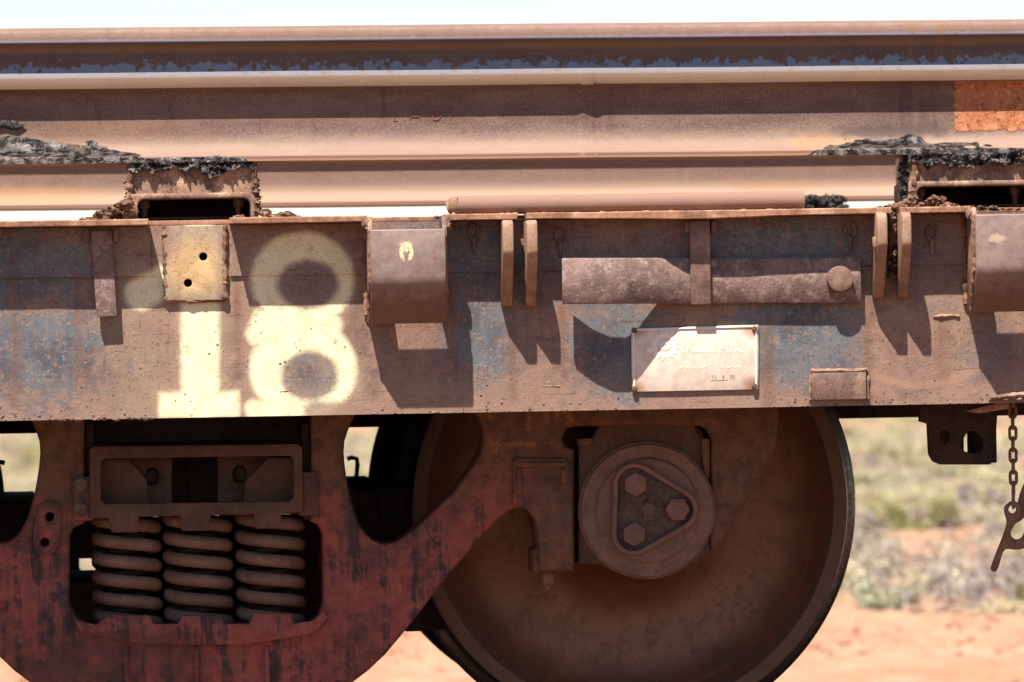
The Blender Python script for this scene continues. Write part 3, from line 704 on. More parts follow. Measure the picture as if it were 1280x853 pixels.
# grease curtain hanging over the packer fronts
def curtain(X0, X1, Ztop, droop, Y0, parent, seed, tk=.016, name='grease_curtain', mat='grease'):
    bm = bmesh.new(); V = {}; step = .0021; nx = int((X1-X0)/step); nz = 34; H = .055
    for i in range(nx+1):
        x = X0+step*i; hm = droop(x)+.010*mnoise.noise((x*45, seed, 0))+.005*mnoise.noise((x*130, seed, 2))
        for j in range(nz+1):
            d = H*j/nz; e = hm-d+.004*mnoise.noise((x*110, d*120, seed))
            if e <= 0 and d > .004: continue
            t = tk*min(1, max(.1, e)/.012)**.6*(.45+.5*mnoise.noise((x*50, d*70, seed))+.25*mnoise.noise((x*140, d*160, seed+3))+.22*mnoise.noise((x*310, d*330, seed+5)))+.0035
            V[i, j] = bm.verts.new((x, Y0-max(.0005, t), Ztop-d))
    for i in range(nx):
        for j in range(nz):
            q = [V.get(k) for k in ((i, j), (i+1, j), (i+1, j+1), (i, j+1))]
            if all(q): bm.faces.new(q)
    # underside closes back to the face
    for e in [e for e in bm.edges if e.is_boundary]:
        a, b = e.verts
        if a.co.z < Ztop-.003 or b.co.z < Ztop-.003:
            c1 = bm.verts.new((a.co.x, Y0+.002, a.co.z+.001)); c2 = bm.verts.new((b.co.x, Y0+.002, b.co.z+.001)); bm.faces.new((a, b, c2, c1))
    return obj(name, bm, M[mat], parent, 60)
def dr1(x):
    t = (x-a0)/(a1-a0); return .012+.020*math.exp(-((t-.68)/.13)**2)+.010*math.exp(-((t-.03)/.05)**2)+.008*math.exp(-((t-.25)/.12)**2)+.012*math.exp(-((t-1)/.06)**2)
curtain(a0+.001, a1-.001, at_+.001, dr1, .014, pk1, 3, .020)
def dr2(x):
    t = (x-b0)/(b1-b0); return .016+.012*math.exp(-((t-.18)/.1)**2)+.014*math.exp(-((t-.45)/.15)**2)+.01*math.exp(-((t-.8)/.12)**2)
curtain(b0+.001, b1-.001, bt_+.001, dr2, .014, pk2, 11, .022)
def clods(name, regions, mat, parent=None):
    bm = bmesh.new()
    for (xa, xb, ya, yb, Ya, Yb, n, r0, r1) in regions:
        for i in range(n):
            clod_into(bm, P(random.uniform(xa, xb), random.uniform(ya, yb), random.uniform(Ya, Yb)), random.uniform(r0, r1)*.8, (1.25, 1, .85), 2, 1.0)
    o = obj(name, bm, mat, parent, 50); o['kind'] = 'stuff'; return o
# crust up the sides of the packers
parts('weld_crust', [bead(P(163, 205, .012), P(161, 276, .004), .0065, .55), bead(P(318, 205, .012), P(320, 276, .004), .006, .55)], M['dirtclod'], pk1)
clods('grease_crust', [(157, 166, 225, 272, .0, .07, 60, .002, .007), (316, 324, 225, 275, .0, .06, 50, .002, .006)], M['dirtclod'], pk1)
clods('grease_crust', [(1131, 1140, 192, 258, .01, .2, 220, .004, .011)], M['tar'], pk2)
obj('rust_crust', bead(P(1142, 200, .012), P(1141, 262, .003), .009, .55), M['dirtclod'], pk2)
clods('tar_crust', [(1002, 1056, 247, 253, YC-.12, YC-.06, 60, .006, .013), (1000, 1058, 254, 262, YC-.12, YC-.08, 40, .006, .011)], M['tar'], pk3[0])
# heaps of dirt on the flange
def heap(name, pts, label, mat):
    bm = bmesh.new()
    for (x, y, Yd, r) in pts: clod_into(bm, P(x, y, Yd), r*.00150, (1.2, 1, .8), 2, .95)
    o = obj(name, bm, mat, None, 50); return tag(o, label, 'dirt', None, 'stuff')
def pile(xa, xb, base, hgt, n, Ya, Yb, r0, r1, peak):
    out = []
    for i in range(n):
        x = random.uniform(xa, xb); t = 1-abs(x-peak)/max(abs(xa-peak), abs(xb-peak)); y = base-random.random()**.8*hgt*max(.08, t); r = random.uniform(r0, r1)*(.6+.5*t)
        out.append((x, y-r*.3, random.uniform(Ya, Yb), r))
    return out
heap('dirt_heap', pile(100, 164, 279, 26, 110, -.06, .06, 2.5, 7, 164), 'heap of caked dirt clods on the flange left of the left packer', M['dirtclod'])
heap('dirt_heap', pile(322, 352, 277, 22, 30, -.06, .05, 2.5, 6, 320)+pile(338, 376, 273, 4, 16, -.06, .0, 3, 5, 355)+[(297, 272, -.03, 5), (303, 274, -.035, 5), (292, 275, -.03, 4)], 'low dirt clods on the flange right of the left packer', M['dirtclod'])
heap('tar_heap', pile(1062, 1128, 266, 8, 40, -.05, .08, 2, 5, 1125)+pile(1118, 1146, 265, 16, 26, -.055, .05, 3, 6, 1140), 'dark gritty crumbs on the flange left of the right packer', M['dirtclod'])
heap('tar_heap', pile(1150, 1205, 264, 17, 46, -.06, -.01, 2.5, 6, 1172)+pile(1200, 1300, 263, 4, 40, -.06, -.02, 2, 4, 1230), 'grey clods in the mouth of the right packer', M['dirtclod'])
heap('dirt_heap', [(566, 270, -.06, 4), (573, 271, -.06, 4.5), (580, 272, -.062, 3.5), (546, 272, -.05, 3), (552, 272, -.04, 2.5)], 'few tan crumbs by the end of the round bar', M['lug'])
# dust bank along the flange top
bm = bmesh.new()
for i in range(260):
    px = random.choice((random.uniform(0, 180), random.uniform(290, 450), random.uniform(570, 1090))); clod_into(bm, P(px, 268+(640-px)*.0163+random.uniform(-1.2, 1), random.uniform(-.07, -.03)), random.uniform(.001, .003), (2.5, 1, .7), 1, .4)
cr = obj('dust_crumbs', bm, M['flange'], wagon); cr['kind'] = 'stuff'
# round bar lying on the flange
rb = thing('round_bar', 'dusty round steel bar lying along the flange under the far rail', 'bar', (PX(780, 266, -.01), -.01, zFT))
R_ = 12.0*.00162; bz = zFT+R_*.96; X0, X1 = PX(572, 258, -.02), PX(1005, 255, -.02)
obj('bar', tube([(X0+(X1-X0)*i/30, -.015+.0008*mnoise.noise((i*.6, 0, 0)), bz+.0008*mnoise.noise((i*.5, 3, 0))) for i in range(31)], R_, 22), M['railC'], rb, 40)
obj('bevelled_end', tube([(X0+.0005, -.015, bz), (X0-.010, -.015, bz-.002), (X0-.018, -.012, bz-.004)], [R_*1.0, R_*.95, R_*.72], 22), M['lug'], rb, 25)

# ------------------------------------------------------------------ bogie
YS = .30
def frame_mat():
    g = MG('oxide_red_casting'); k = .00168
    n1 = g.noise(5, 5, .6); n2 = g.noise(34, 6, .7); n3 = g.noise(260, 3, .6)
    red = g.mix(g.sm(.35, .65, n2), (.42, .14, .11), (.33, .105, .085))
    st = g.noise(1, 5, .65, st=(26, 20, 1.8)); blk = g.sm(.49, .57, st*.7+n2*.3)*g.sm(.36, .5, g.noise(7, 4, .6))
    c = g.mix(blk*.92, red, (.07, .05, .048)); c = g.mix(g.sm(.55, .66, g.noise(1, 5, .7, st=(60, 20, 10)))*.5, c, (.55, .2, .15))
    c = g.mix(g.sm(.6, .7, g.noise(75, 4, .7))*.5, c, (.36, .10, .07))
    c = g.mix(g.sm(.46, .62, g.noise(5, 6, .72))*.75, c, (.12, .065, .05)); c = g.mix(g.sm(.5, .7, g.noise(11, 6, .7))*.35, c, (.26, .15, .11)); z0 = PZ(300, 640, YS); br = g.sm(-.06, .10, g.z-z0+(n1-.5)*.25+(n2-.5)*.12)
    brown = g.mix(g.sm(.4, .65, n2), (.25, .135, .075), (.16, .09, .058)); brown = g.mix(g.sm(.56, .7, g.noise(20, 5, .7))*.6, brown, (.13, .12, .125))
    xr = g.sm(PX(600, 600, YS), PX(680, 600, YS), g.x+(n1-.5)*.2); c = g.mix(g.mx(br, xr)*.95, c, brown)
    c = g.mix(g.sm(.66, .74, g.noise(48, 5, .75))*.6, c, (.33, .09, .06))
    # painted arrow and the feet of letters
    f = None
    for a, b in (((614, 556), (666, 556)), ((614, 552), (620, 564)), ((624, 550), (618, 560)), ((613, 508), (614, 524)), ((660, 508), (661, 535)), ((684, 508), (683, 527)), ((697, 508), (696, 524)), ((712, 508), (714, 523)), ((704, 512), (713, 523))):
        s = g.seg(a, b, YS); f = s if f is None else g.mn(f, s)
    c = g.mix(g.sm(.009, .001, f+(n2-.5)*.022)*.6*g.sm(.35, .55, g.noise(120, 3, .7)), c, (.5, .27, .07))
    g.bump(n2*.6+n3*.4, .9, .006); g.bump(g.noise(14, 5, .6), .5, .02)
    return g.done(c, g.sm(.2, .9, n2)*.25+.5, 0, .4)
M['frame'] = frame_mat()
M['spring'] = weathered('spring_steel', (.33, .205, .155), (.24, .15, .115), (.41, .27, .21), (.2, .09, .05), .4, .7, .3, spot=False, scale=2)
M['bolster'] = weathered('bolster_casting', (.20, .12, .08), (.13, .08, .06), (.26, .165, .115), (.24, .06, .04), .5, .75, .6, scale=.8)
M['casting'] = weathered('axlebox_casting', (.32, .20, .155), (.24, .15, .115), (.39, .26, .2), (.22, .1, .06), .5, .7, .5, spot=False)
M['brake'] = weathered('brake_steel', (.055, .035, .028), (.03, .02, .017), (.08, .055, .045), (.1, .05, .03), .3, .85, .4, spot=False)
Xb = PX(245, 640, YS)
bog = thing('bogie', 'red oxide cast bogie with three coil springs under the sill', 'bogie', (Xb, 1.5, PZ(245, 880, YS)))
right = [(245, 470), (955, 468), (972, 490), (974, 520), (969, 562), (958, 588), (899, 684), (892, 687), (888, 682), (889, 550), (884, 538), (876, 533), (720, 533), (708, 536), (703, 548), (706, 558), (718, 562), (718, 715), (666, 716), (666, 688), (672, 684), (671, 662), (667, 647), (659, 638), (648, 635), (637, 638), (624, 648), (600, 674), (577, 700), (548, 734), (530, 759), (503, 793), (482, 818), (461, 838), (440, 854), (412, 869), (375, 880), (245, 886)]
left = [(478-x, y) for x, y in right[::-1][1:-1]]
outer = right+left
winr = curve_smooth([(447, 512), (436, 535), (429, 558), (432, 592), (440, 632), (452, 662), (468, 677), (487, 680), (505, 672), (540, 641), (572, 610), (598, 572), (605, 552), (602, 530), (592, 512)], 1)
winl = [(480-x, y) for x, y in winr[::-1]]
ctr = [(106, 512), (388, 512), (388, 652), (397, 656), (403, 668), (404, 752), (398, 770), (385, 780), (108, 780), (94, 770), (87, 755), (87, 672), (92, 660), (106, 654)]
SFbm = plate([outer, winr, winl, ctr, circ(62, 646, 5, 14), circ(56, 678, 5, 14)], YS, .15, .009)
sf = obj('side_frame', SFbm, M['frame'], bog, 40)
obj('boss_plate', plate([curve_smooth([(50, 628), (72, 626), (78, 640), (76, 668), (70, 692), (52, 698), (41, 686), (42, 660), (46, 640)], 2), circ(62, 646, 6, 14), circ(56, 678, 6, 14)], YS-.007, .0075, .002), M['frame'], sf)
obj('seat_lip', ppoly([(86, 762), (96, 776), (120, 781), (135, 769), (186, 769), (192, 780), (222, 780), (228, 770), (276, 770), (281, 780), (312, 780), (318, 767), (362, 767), (367, 780), (392, 776), (404, 764), (410, 772), (392, 792), (345, 800), (310, 806), (180, 806), (150, 801), (100, 790)], YS-.022, .0215, .005), M['frame'], sf)
for x in (158, 246, 334): obj('rib', rect(x-3, 808, x+3, 866, YS-.008, YS+.002, .002), M['frame'], sf)
obj('jaw_panel', ppoly([(641, 577), (648, 573), (706, 573), (712, 578), (712, 600), (716, 606), (716, 712), (674, 713), (674, 668), (668, 648), (655, 634), (641, 630)], YS-.012, .0125, .004), M['frame'], sf)
parts('panel_rim', ([ppoly(q, YS-.018, .0065, .002) for q in ([(646, 578), (708, 578), (708, 584), (646, 584)], [(646, 584.5), (652, 584.5), (652, 622), (646, 622)], [(702, 584.5), (708, 584.5), (708, 606), (702, 606)])]), M['frame'], sf)
obj('jaw_bolt', join(cyl(P(684.5, 716, YS+.03), (0, 0, -1), .013, .013, .024, 6, .001), cyl(P(684.5, 730, YS+.03), (0, 0, -1), .008, .007, .012, 12, .001)), M['lug'], sf)
# cast rings and pimples on the diagonal
bm = []
for x, y, r in ((591, 627, 6), (574, 653, 4), (567, 641, 4), (547, 676, 5), (540, 690, 5), (528, 703, 4), (519, 722, 4), (512, 735, 4), (470, 760, 4), (466, 775, 5), (12, 770, 5), (20, 782, 5), (6, 758, 5)):
    bm.append(tube([P(x+r*math.cos(a), y+r*math.sin(a), YS) for a in [k*math.pi/8 for k in range(16)]], .0022, 6, True))
parts('cast_number', bm, M['frame'], sf)
# bolster end with its open box
bo = obj('bolster', plate([[(112, 562), (118, 558), (372, 555), (378, 560), (379, 640), (352, 642), (350, 661), (319, 661), (317, 643), (264, 644), (261, 664), (228, 664), (225, 645), (174, 646), (172, 666), (140, 666), (136, 648), (112, 648)], [(126, 576), (132, 573), (362, 570), (367, 574), (367, 622), (362, 627), (132, 630), (126, 626)]], YS-.02, .03, .003), M['bolster'], bog)
bol = [rect(113, 560, 378, 572, YS+.011, 2.72, .004), rect(113, 630, 378, 645, YS+.011, 2.72, .004)]
for q in (rect(114, 573, 125, 629, YS+.011, 2.7, .002), rect(368, 573, 377, 629, YS+.011, 2.7, .002)): bol.append(q)
parts('bolster_box', bol, M['bolster'], bo)
inn = plate([[(124, 570), (215, 569), (215, 632), (124, 632)], circ(190, 596, 11, 18, 9)], YS+.11, .02, .003)
inn2 = plate([[(272, 569), (370, 569), (370, 632), (272, 632)], circ(300, 593, 11, 18, 9)], YS+.11, .02, .003)
parts('bolster_web_and_light_stop', (inn, inn2, rect(100, 540, 392, 640, YS+.32, YS+.34, 0), ppoly([(124, 574), (160, 574), (184, 600), (186, 630), (124, 630)], YS+.04, .065, .004), ppoly([(369, 572), (335, 572), (306, 602), (304, 630), (369, 630)], YS+.04, .065, .004), rect(216, 572, 271, 630, YS+.5, YS+.52, 0), rect(236, 572, 246, 630, YS+.3, YS+.5, 0)), M['bolster'], bo)  # webs and gussets, plus an added back plate that blocks light through the holes
parts('web_sleeve', (tube([P(190, 596, YS+.14), P(190, 596, YS+.2)], .013, 14), tube([P(300, 593, YS+.14), P(300, 593, YS+.2)], .013, 14)), M['bolster'], bo)
obj('gib', rect(92, 596, 117, 651, YS-.012, YS+.01, .004), M['frame'], bo); obj('gib', rect(373, 590, 398, 645, YS-.012, YS+.01, .004), M['bolster'], bo)
for y in (605.5, 635.5): obj('gib_bolt', join(cyl(P(101, y, YS-.012), (0, -1, 0), .0168, .0168, .003, 20, .0008), cyl(P(101, y, YS-.015), (0, -1, 0), .0150, .0142, .012, 6, .0015, ph=math.pi/6)), M['bolt'], bo)
parts('friction_wedge', (rect(108, 530, 118, 650, YS+.02, YS+.13, .003), rect(378, 530, 388, 650, YS+.02, YS+.13, .003), rect(112, 520, 378, 552, YS+.09, YS+.4, .003)), M['dark'], bo)
# coil springs
def helix(cx, Yc, Rm, r, ytop, ybot, pitch_px, hand=1, ph=-math.pi):
    c0 = P(cx, ytop, Yc); z1 = PZ(cx, ybot, Yc); pitch = pitch_px*.00162*(DIST+Yc)/DIST; turns = (c0.z-z1)/pitch; N = int(turns*28); pts = []
    for i in range(N+1):
        a = 2*math.pi*turns*i/N; b = ph+hand*a; pts.append((c0.x+Rm*math.cos(b), Yc+Rm*math.sin(b), c0.z-pitch*a/(2*math.pi)))
    return tube(pts, r, 10)
YK = YS+.095
for cx in (157.5, 246.5, 337):
    s = obj('coil_spring', helix(cx, YK, .0605, .0140, 647+(246-cx)*.016, 790, 23.8+(cx % 3-1)*.12, ph=-math.pi+(cx % 7-3)*.06), M['spring'], bog, 60)
    obj('inner_coil', helix(cx, YK, .034, .0085, 645, 790, 15, -1), M['dark'], s, 60)
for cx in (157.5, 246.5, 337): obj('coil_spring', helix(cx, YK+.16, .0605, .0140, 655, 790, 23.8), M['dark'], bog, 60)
obj('light_stop_plate', rect(122, 645, 398, 790, YS+.36, YS+.37, 0), M['brake'], bog)  # dark plate added behind the coils to stop light leaking through
obj('spring_plank', rect(88, 788, 403, 806, YS+.01, YS+.36, .004), M['frame'], bog)
# bearing adapter
AX = P(809.5, 638.5, YS-.02)
ad = obj('bearing_adapter', ppoly([(723, 706), (723, 556), (740, 548), (752, 528), (768, 514), (790, 508), (826, 507), (850, 513), (866, 527), (874, 545), (887, 552), (888, 690), (870, 706)], YS+.012, .11, .006), M['bolster'], bog)
parts('adapter_ear', (ppoly([(876, 548), (887, 548), (887, 600), (879, 590)], YS+.002, .02, .003), rect(722, 548, 740, 557, YS+.004, YS+.03, .003)), M['frame'], ad)
# far side frame and its springs
for nm in ('side_frame',):
    o = sf.copy(); COL.objects.link(o); o.name = 'side_frame'; o.location = (0, 2.25, 0)
for ch in [o for o in bog.children if o.name.startswith('coil_spring')]:
    o = ch.copy(); COL.objects.link(o); o.location = (0, 2.08, 0)
# brake gear in front of the wheel tread
bx0, bx1 = PX(470, 640, .84), PX(520, 640, .84)
bh = obj('brake_head', ppoly([(470, 612), (525, 606), (527, 640), (515, 700), (530, 740), (565, 772), (562, 786), (540, 789), (505, 790), (488, 700), (476, 650)], .76, .12, .006), M['brake'], bog)
obj('brake_shoe', ppoly([(526, 610), (531, 612), (522, 660), (532, 720), (556, 770), (566, 787), (545, 788), (528, 742), (514, 700), (518, 640)], .765, .10, .004), M['brake'], bh)
obj('brake_beam', box(bx0-.04, bx1, .78, 2.25, PZ(480, 680, .84), PZ(480, 613, .84), .006), M['brake'], bog)
obj('brake_rod', tube([P(434, 574, 2.1), P(440, 572, 2.1), P(446, 574, 2.1), P(447, 581, 2.1), P(445, 600, 2.1)], .0055, 8), M['brake'], bog)
obj('brake_rod', tube([P(485, 584, .8), P(492, 582, .8), P(497, 584, .8), P(498, 592, .8), P(496, 612, .8)], .0042, 8), M['brake'], bog)
obj('brake_lever', box(PX(430, 640, 1.7), PX(463, 640, 1.7), 1.66, 1.9, PZ(440, 690, 1.7), PZ(440, 597, 1.7), .004), M['brake'], bog)
obj('brake_beam', box(PX(-60, 650, 1.5), PX(38, 650, 1.5), .8, 2.2, PZ(0, 690, 1.5), PZ(0, 622, 1.5), .006), M['brake'], bog)
obj('brake_rod', tube([P(-6, 577, 1.6), P(2, 578, 1.6), P(6, 579, 1.6)], .0055, 8), M['brake'], bog)
parts('transom', (box(PX(60, 700, 1.2), PX(128, 700, 1.2), 1.1, 1.9, PZ(90, 697, 1.2), PZ(90, 660, 1.2), .004), box(PX(60, 740, 1.2), PX(128, 740, 1.2), 1.1, 1.9, PZ(90, 790, 1.2), PZ(90, 726, 1.2), .004)), M['brake'], bog)

# ------------------------------------------------------------------ wheelset
def wheel_mat():
    g = MG('rusted_wheel_plate'); dx, dz = g.x-AX.x, g.z-AX.z; r = g.m('SQRT', dx*dx+dz*dz)
    n1 = g.noise(6, 5, .6); n2 = g.noise(45, 6, .7); n3 = g.noise(170, 4, .7)
    c = g.mix(g.sm(.35, .65, n1*.5+n2*.5), (.26, .13, .068), (.175, .09, .052))
    band = g.sm(.10, .03, g.m('ABSOLUTE', r-.30)+(n1-.5)*.08)
    c = g.mix(band*.85, c, (.37, .235, .175))
    c = g.mix(band*g.sm(.54, .64, g.noise(70, 6, .8))*.8, c, (.18, .085, .05))
    c = g.mix(g.sm(.19, .14, r+(n2-.5)*.05)*.8, c, (.22, .105, .045))
    c = g.mix(g.sm(.415, .43, r)*.8, c, (.19, .13, .105)); c = g.mix(g.sm(.5, .7, g.noise(16, 5, .7))*.5, c, (.14, .08, .052))
    c = g.mix(g.sm(.6, .75, n3)*.3, c, (.2, .14, .11))
    ang = g.m('ARCTAN2', dz, dx); rad = g.noise(1, 5, .65, co=g.vec(ang*9.0, r*5.0, 0.0)); c = g.mix(g.sm(.5, .72, rad)*.28, c, (.13, .075, .05)); c = g.mix(g.sm(.52, .7, g.noise(1, 4, .6, co=g.vec(ang*2.0, r*60.0, 3.0)))*.35, c, (.30, .185, .125))
    g.bump(g.noise(1, 3, .6, co=g.vec(ang*.6, r*170.0, 0.0)), .25, .002); g.bump(n2*.6+n3*.4, .55, .004); return g.done(c, .6, 0, .4)
M['wheel'] = wheel_mat()
g = MG('polished_tread'); n = g.noise(90, 4, .6); M['tread'] = g.done(g.mix(g.sm(.3, .7, n), (.30, .29, .30), (.18, .15, .14)), g.sm(.2, .8, n)*.2+.25, .85, .5)
WF = YS+.38      # outer rim face
def SC(p): return [(r*1.034, y) for r, y in p]
def wheelset(label):
    ws = thing('wheelset', label, 'wheelset', (AX.x, 1.5, AX.z-.4708), 'wheelsets of the bogie')
    def W(mirror):
        f = (lambda y: y) if not mirror else (lambda y: 3.0-y)
        w = obj('wheel', lathe(SC([(.085, f(WF-.035)), (.125, f(WF-.035)), (.14, f(WF-.02)), (.15, f(WF+.02)), (.18, f(WF+.060)), (.21, f(WF+.080)), (.25, f(WF+.090)), (.30, f(WF+.086)), (.345, f(WF+.074)), (.375, f(WF+.059)), (.398, f(WF+.040)), (.413, f(WF+.020)), (.421, f(WF+.006)), (.425, f(WF)), (.434, f(WF)), (.446, f(WF+.001)), (.4535, f(WF+.004))]), AX), M['wheel'], ws, 30)
        t = obj('tread', lathe(SC([(.4535, f(WF+.0042)), (.455, f(WF+.008)), (.4565, f(WF+.04)), (.458, f(WF+.085)), (.461, f(WF+.098)), (.472, f(WF+.106)), (.481, f(WF+.111)), (.4855, f(WF+.119)), (.483, f(WF+.128)), (.474, f(WF+.134))]), AX), M['tread'], w, 40)
        obj('back_face', lathe(SC([(.474, f(WF+.1342)), (.39, f(WF+.134)), (.375, f(WF+.112)), (.25, f(WF+.12)), (.15, f(WF+.12)), (.13, f(WF+.15)), (.08, f(WF+.15))]), AX, 64), M['brake'], w, 40)
    W(False); W(True)
    obj('axle', tube([(AX.x, YS+.02, AX.z), (AX.x, 3.0-YS-.02, AX.z)], .082, 32), M['brake'], ws, 40)
    Y0 = YS-.055
    cap = obj('bearing_cap', lathe([(.139, YS+.06), (.139, YS-.008), (.1365, YS-.012), (.112, YS-.0135), (.109, YS-.0165), (.106, YS-.022), (.0, YS-.022)], AX, 96), M['casting'], ws, 30)
    obj('cap_collar', lathe([(.134, YS+.10), (.134, YS+.0), (.143, YS+.0), (.143, YS+.10)], AX, 64), M['casting'], ws, 30)
    def hull3(r, cs):
        out = []
        for i, (cx, cy) in enumerate(cs):
            px_, py_ = cs[i-1]; nx_, ny_ = cs[(i+1) % 3]
            a0 = math.atan2(-(cx-px_), (cy-py_)); a1 = math.atan2(-(nx_-cx), (ny_-cy))
            while a1 < a0: a1 += 2*math.pi
            for k in range(9): a = a0+(a1-a0)*k/8; out.append((cx+r*math.cos(a), cy+r*math.sin(a)))
        return out
    cs = [(793.7, 605.6), (846, 637), (792, 667.7)]
    obj('triangle_rim', plate([hull3(27.5, cs), hull3(20.5, cs)], YS-.042, .0195, .005), M['casting'], cap, 40)
    obj('lock_plate', plate([hull3(20.2, cs)], YS-.025, .0028, .0006), M['bolt'], cap)
    for i, (x, y) in enumerate(cs):
        b = obj('cap_bolt', join(cyl(P(x, y, YS-.025), (0, -1, 0), .0262, .0255, .020, 6, .002, ph=(.52, 0, .5)[i])), M['casting'], cap, 30)
        obj('lock_tab', ppoly([(x+(809-x)*.15-9, y+(637-y)*.5-6), (x+(809-x)*.15+9, y+(637-y)*.5-8), (x+(809-x)*.2+13, y+(637-y)*.5+6), (x+(809-x)*.2-7, y+(637-y)*.5+9)], YS-.027, .0018, .0004), M['bolt'], b)
    obj('centre_plug', join(lathe([(.031, YS-.025), (.031, YS-.029), (.027, YS-.030), (.023, YS-.027), (.0, YS-.027)], P(811, 637, YS), 32), cyl(P(811, 637, YS-.026), (0, -1, 0), .0165, .0155, .012, 6, .0015, ph=.5)), M['bolt'], cap)
    return ws
ws = wheelset('rusted wheelset with triangular three bolt bearing cap, under the data plate')
copy_tree(ws, (-2*(AX.x-Xb), 0, 0), 'other wheelset of the bogie, just off the left edge')

# ------------------------------------------------------------------ chain and hook
YH = .20
chn = thing('hook_chain', 'rusty chain with grab hook hanging from the sill at right edge', 'chain', P(1266, 505, YH))
M['chain'] = weathered('chain_rust', (.34, .20, .15), (.23, .135, .10), (.42, .27, .2), (.3, .12, .06), .5, .8, .5, spot=False, scale=3)
def link(cx, cy, h, wd, turn, r=.0034):
    c = P(cx, cy, YH); H = h*.00165/2; Wd = wd*.00165/2-r; pts = []
    for k in range(20):
        a = 2*math.pi*k/20; u = Wd*math.cos(a); v = (H-Wd-r)*(1 if math.sin(a) >= 0 else -1)+Wd*math.sin(a)
        pts.append(c+Vector((u*math.cos(turn), u*math.sin(turn), v)))
    return tube(pts, r, 8, True)
y, i = 500, 0
while y < 612:
    obj('link', link(1265.5+.012*(y-500), y, 21, 12.5, 0.12 if i % 2 == 1 else 1.5), M['chain'], chn, 60); y += 13.9; i += 1
obj('link', link(1266.5, 622, 30, 11, 1.35), M['chain'], chn, 60)
obj('lever_hook', plate([curve_smooth([(1266, 625), (1274, 629), (1278, 636), (1275, 647), (1266, 660), (1263, 668), (1267, 674), (1275, 675), (1281, 668), (1283, 655), (1292, 655), (1292, 675), (1284, 685), (1272, 688), (1258, 686), (1254, 690), (1248, 712), (1244, 716), (1239, 713), (1240, 706), (1256, 666), (1260, 652), (1256, 642), (1256, 633)], 2), circ(1266, 637, 5, 14)], YH-.008, .015, .004), M['chain'], chn, 40)
obj('cross_hook', plate([curve_smooth([(1296, 585), (1284, 598), (1276, 615), (1270, 640), (1268, 655), (1276, 652), (1288, 640), (1300, 640), (1320, 610), (1315, 585)], 2)], YH+.0075, .012, .003), M['chain'], chn, 40)

# ------------------------------------------------------------------ ground
ZG = -1.52
def hz(x, y):
    b = mnoise.noise
    h = ZG+.02*b((x*.7, y*.5, 0))
    t = (y-21.5)
    if 8 < y < 60:
        cr = .05*math.exp(-(max(0, t)/2.0)**2) if t > 0 else .05*math.exp(-(t/2.6)**2)
        h += cr-.16*math.exp(-((y-16.5)/2.2)**2)
        k = math.exp(-((y-20.5)/3.2)**2)
        h += k*(.05*b((x*2.6, y*2.0, 1))+.05*abs(b((x*6.5, y*5, 2)))+.028*b((x*15, y*13, 3)))
    if y > 26: h += .10*b((x*.22, y*.12, 5))*min(1, (y-26)/10)+(y-26)*.0025*min(1, 300/y)
    return h
def axis(a, b, step, lo, hi, k):
    v = [a+step*i for i in range(int((b-a)/step)+1)]; s = step; x = v[-1]
    while x < hi: s *= k; x += s; v.append(x)
    s = step; x = a; L = []
    while x > lo: s *= k; x -= s; L.append(x)
    return L[::-1]+v
GX = axis(-3.4, 6.2, .055, -2500, 2500, 1.22); GY = axis(16.5, 26, .06, -400, 4500, 1.09)
me = bpy.data.meshes.new('ground'); nx = len(GX)
me.from_pydata([(x, y, hz(x, y)) for y in GY for x in GX], [], [(j*nx+i, j*nx+i+1, (j+1)*nx+i+1, (j+1)*nx+i) for j in range(len(GY)-1) for i in range(nx-1)])
smooth_mesh(me, 180)
g = MG('red_pilbara_earth'); n1 = g.noise(.9, 5, .6); n2 = g.noise(7, 6, .65); n3 = g.noise(45, 4, .7)
c = g.mix(g.sm(.35, .65, n1*.5+n2*.5), (.47, .285, .19), (.53, .36, .26)); c = g.mix(g.sm(.55, .7, n3)*.5, c, (.38, .21, .135)); c = g.mix(g.sm(.52, .66, g.noise(2.6, 5, .65))*.4, c, (.58, .45, .36))
g.bump(n2*.4+n3*.6, .8, .03); gm = g.done(c, .95, 0, .1)
gr = obj('ground', me, gm); gr['kind'] = 'structure'
me = bpy.data.meshes.new('bounce_sheet'); nr = 40  # unseen dark ground sheet, added in front to hold down bounce light
me.from_pydata([(-60+120*i/nr, y, ZG+.012+.03*mnoise.noise((i*.9, y, 3))) for y in (-40, -30, -20, -12, -7, -4.5, -2.3) for i in range(nr+1)], [], [(j*(nr+1)+i, j*(nr+1)+i+1, (j+1)*(nr+1)+i+1, (j+1)*(nr+1)+i) for j in range(6) for i in range(nr)])
g = MG('bounce_sheet_tone'); d, r = g.vor(30); g.bump(d, .8, .02)
ar = obj('bounce_sheet', me, g.done(g.mix(r, (.22, .11, .066), (.31, .16, .098)), .95, 0, .1)); ar['kind'] = 'structure'
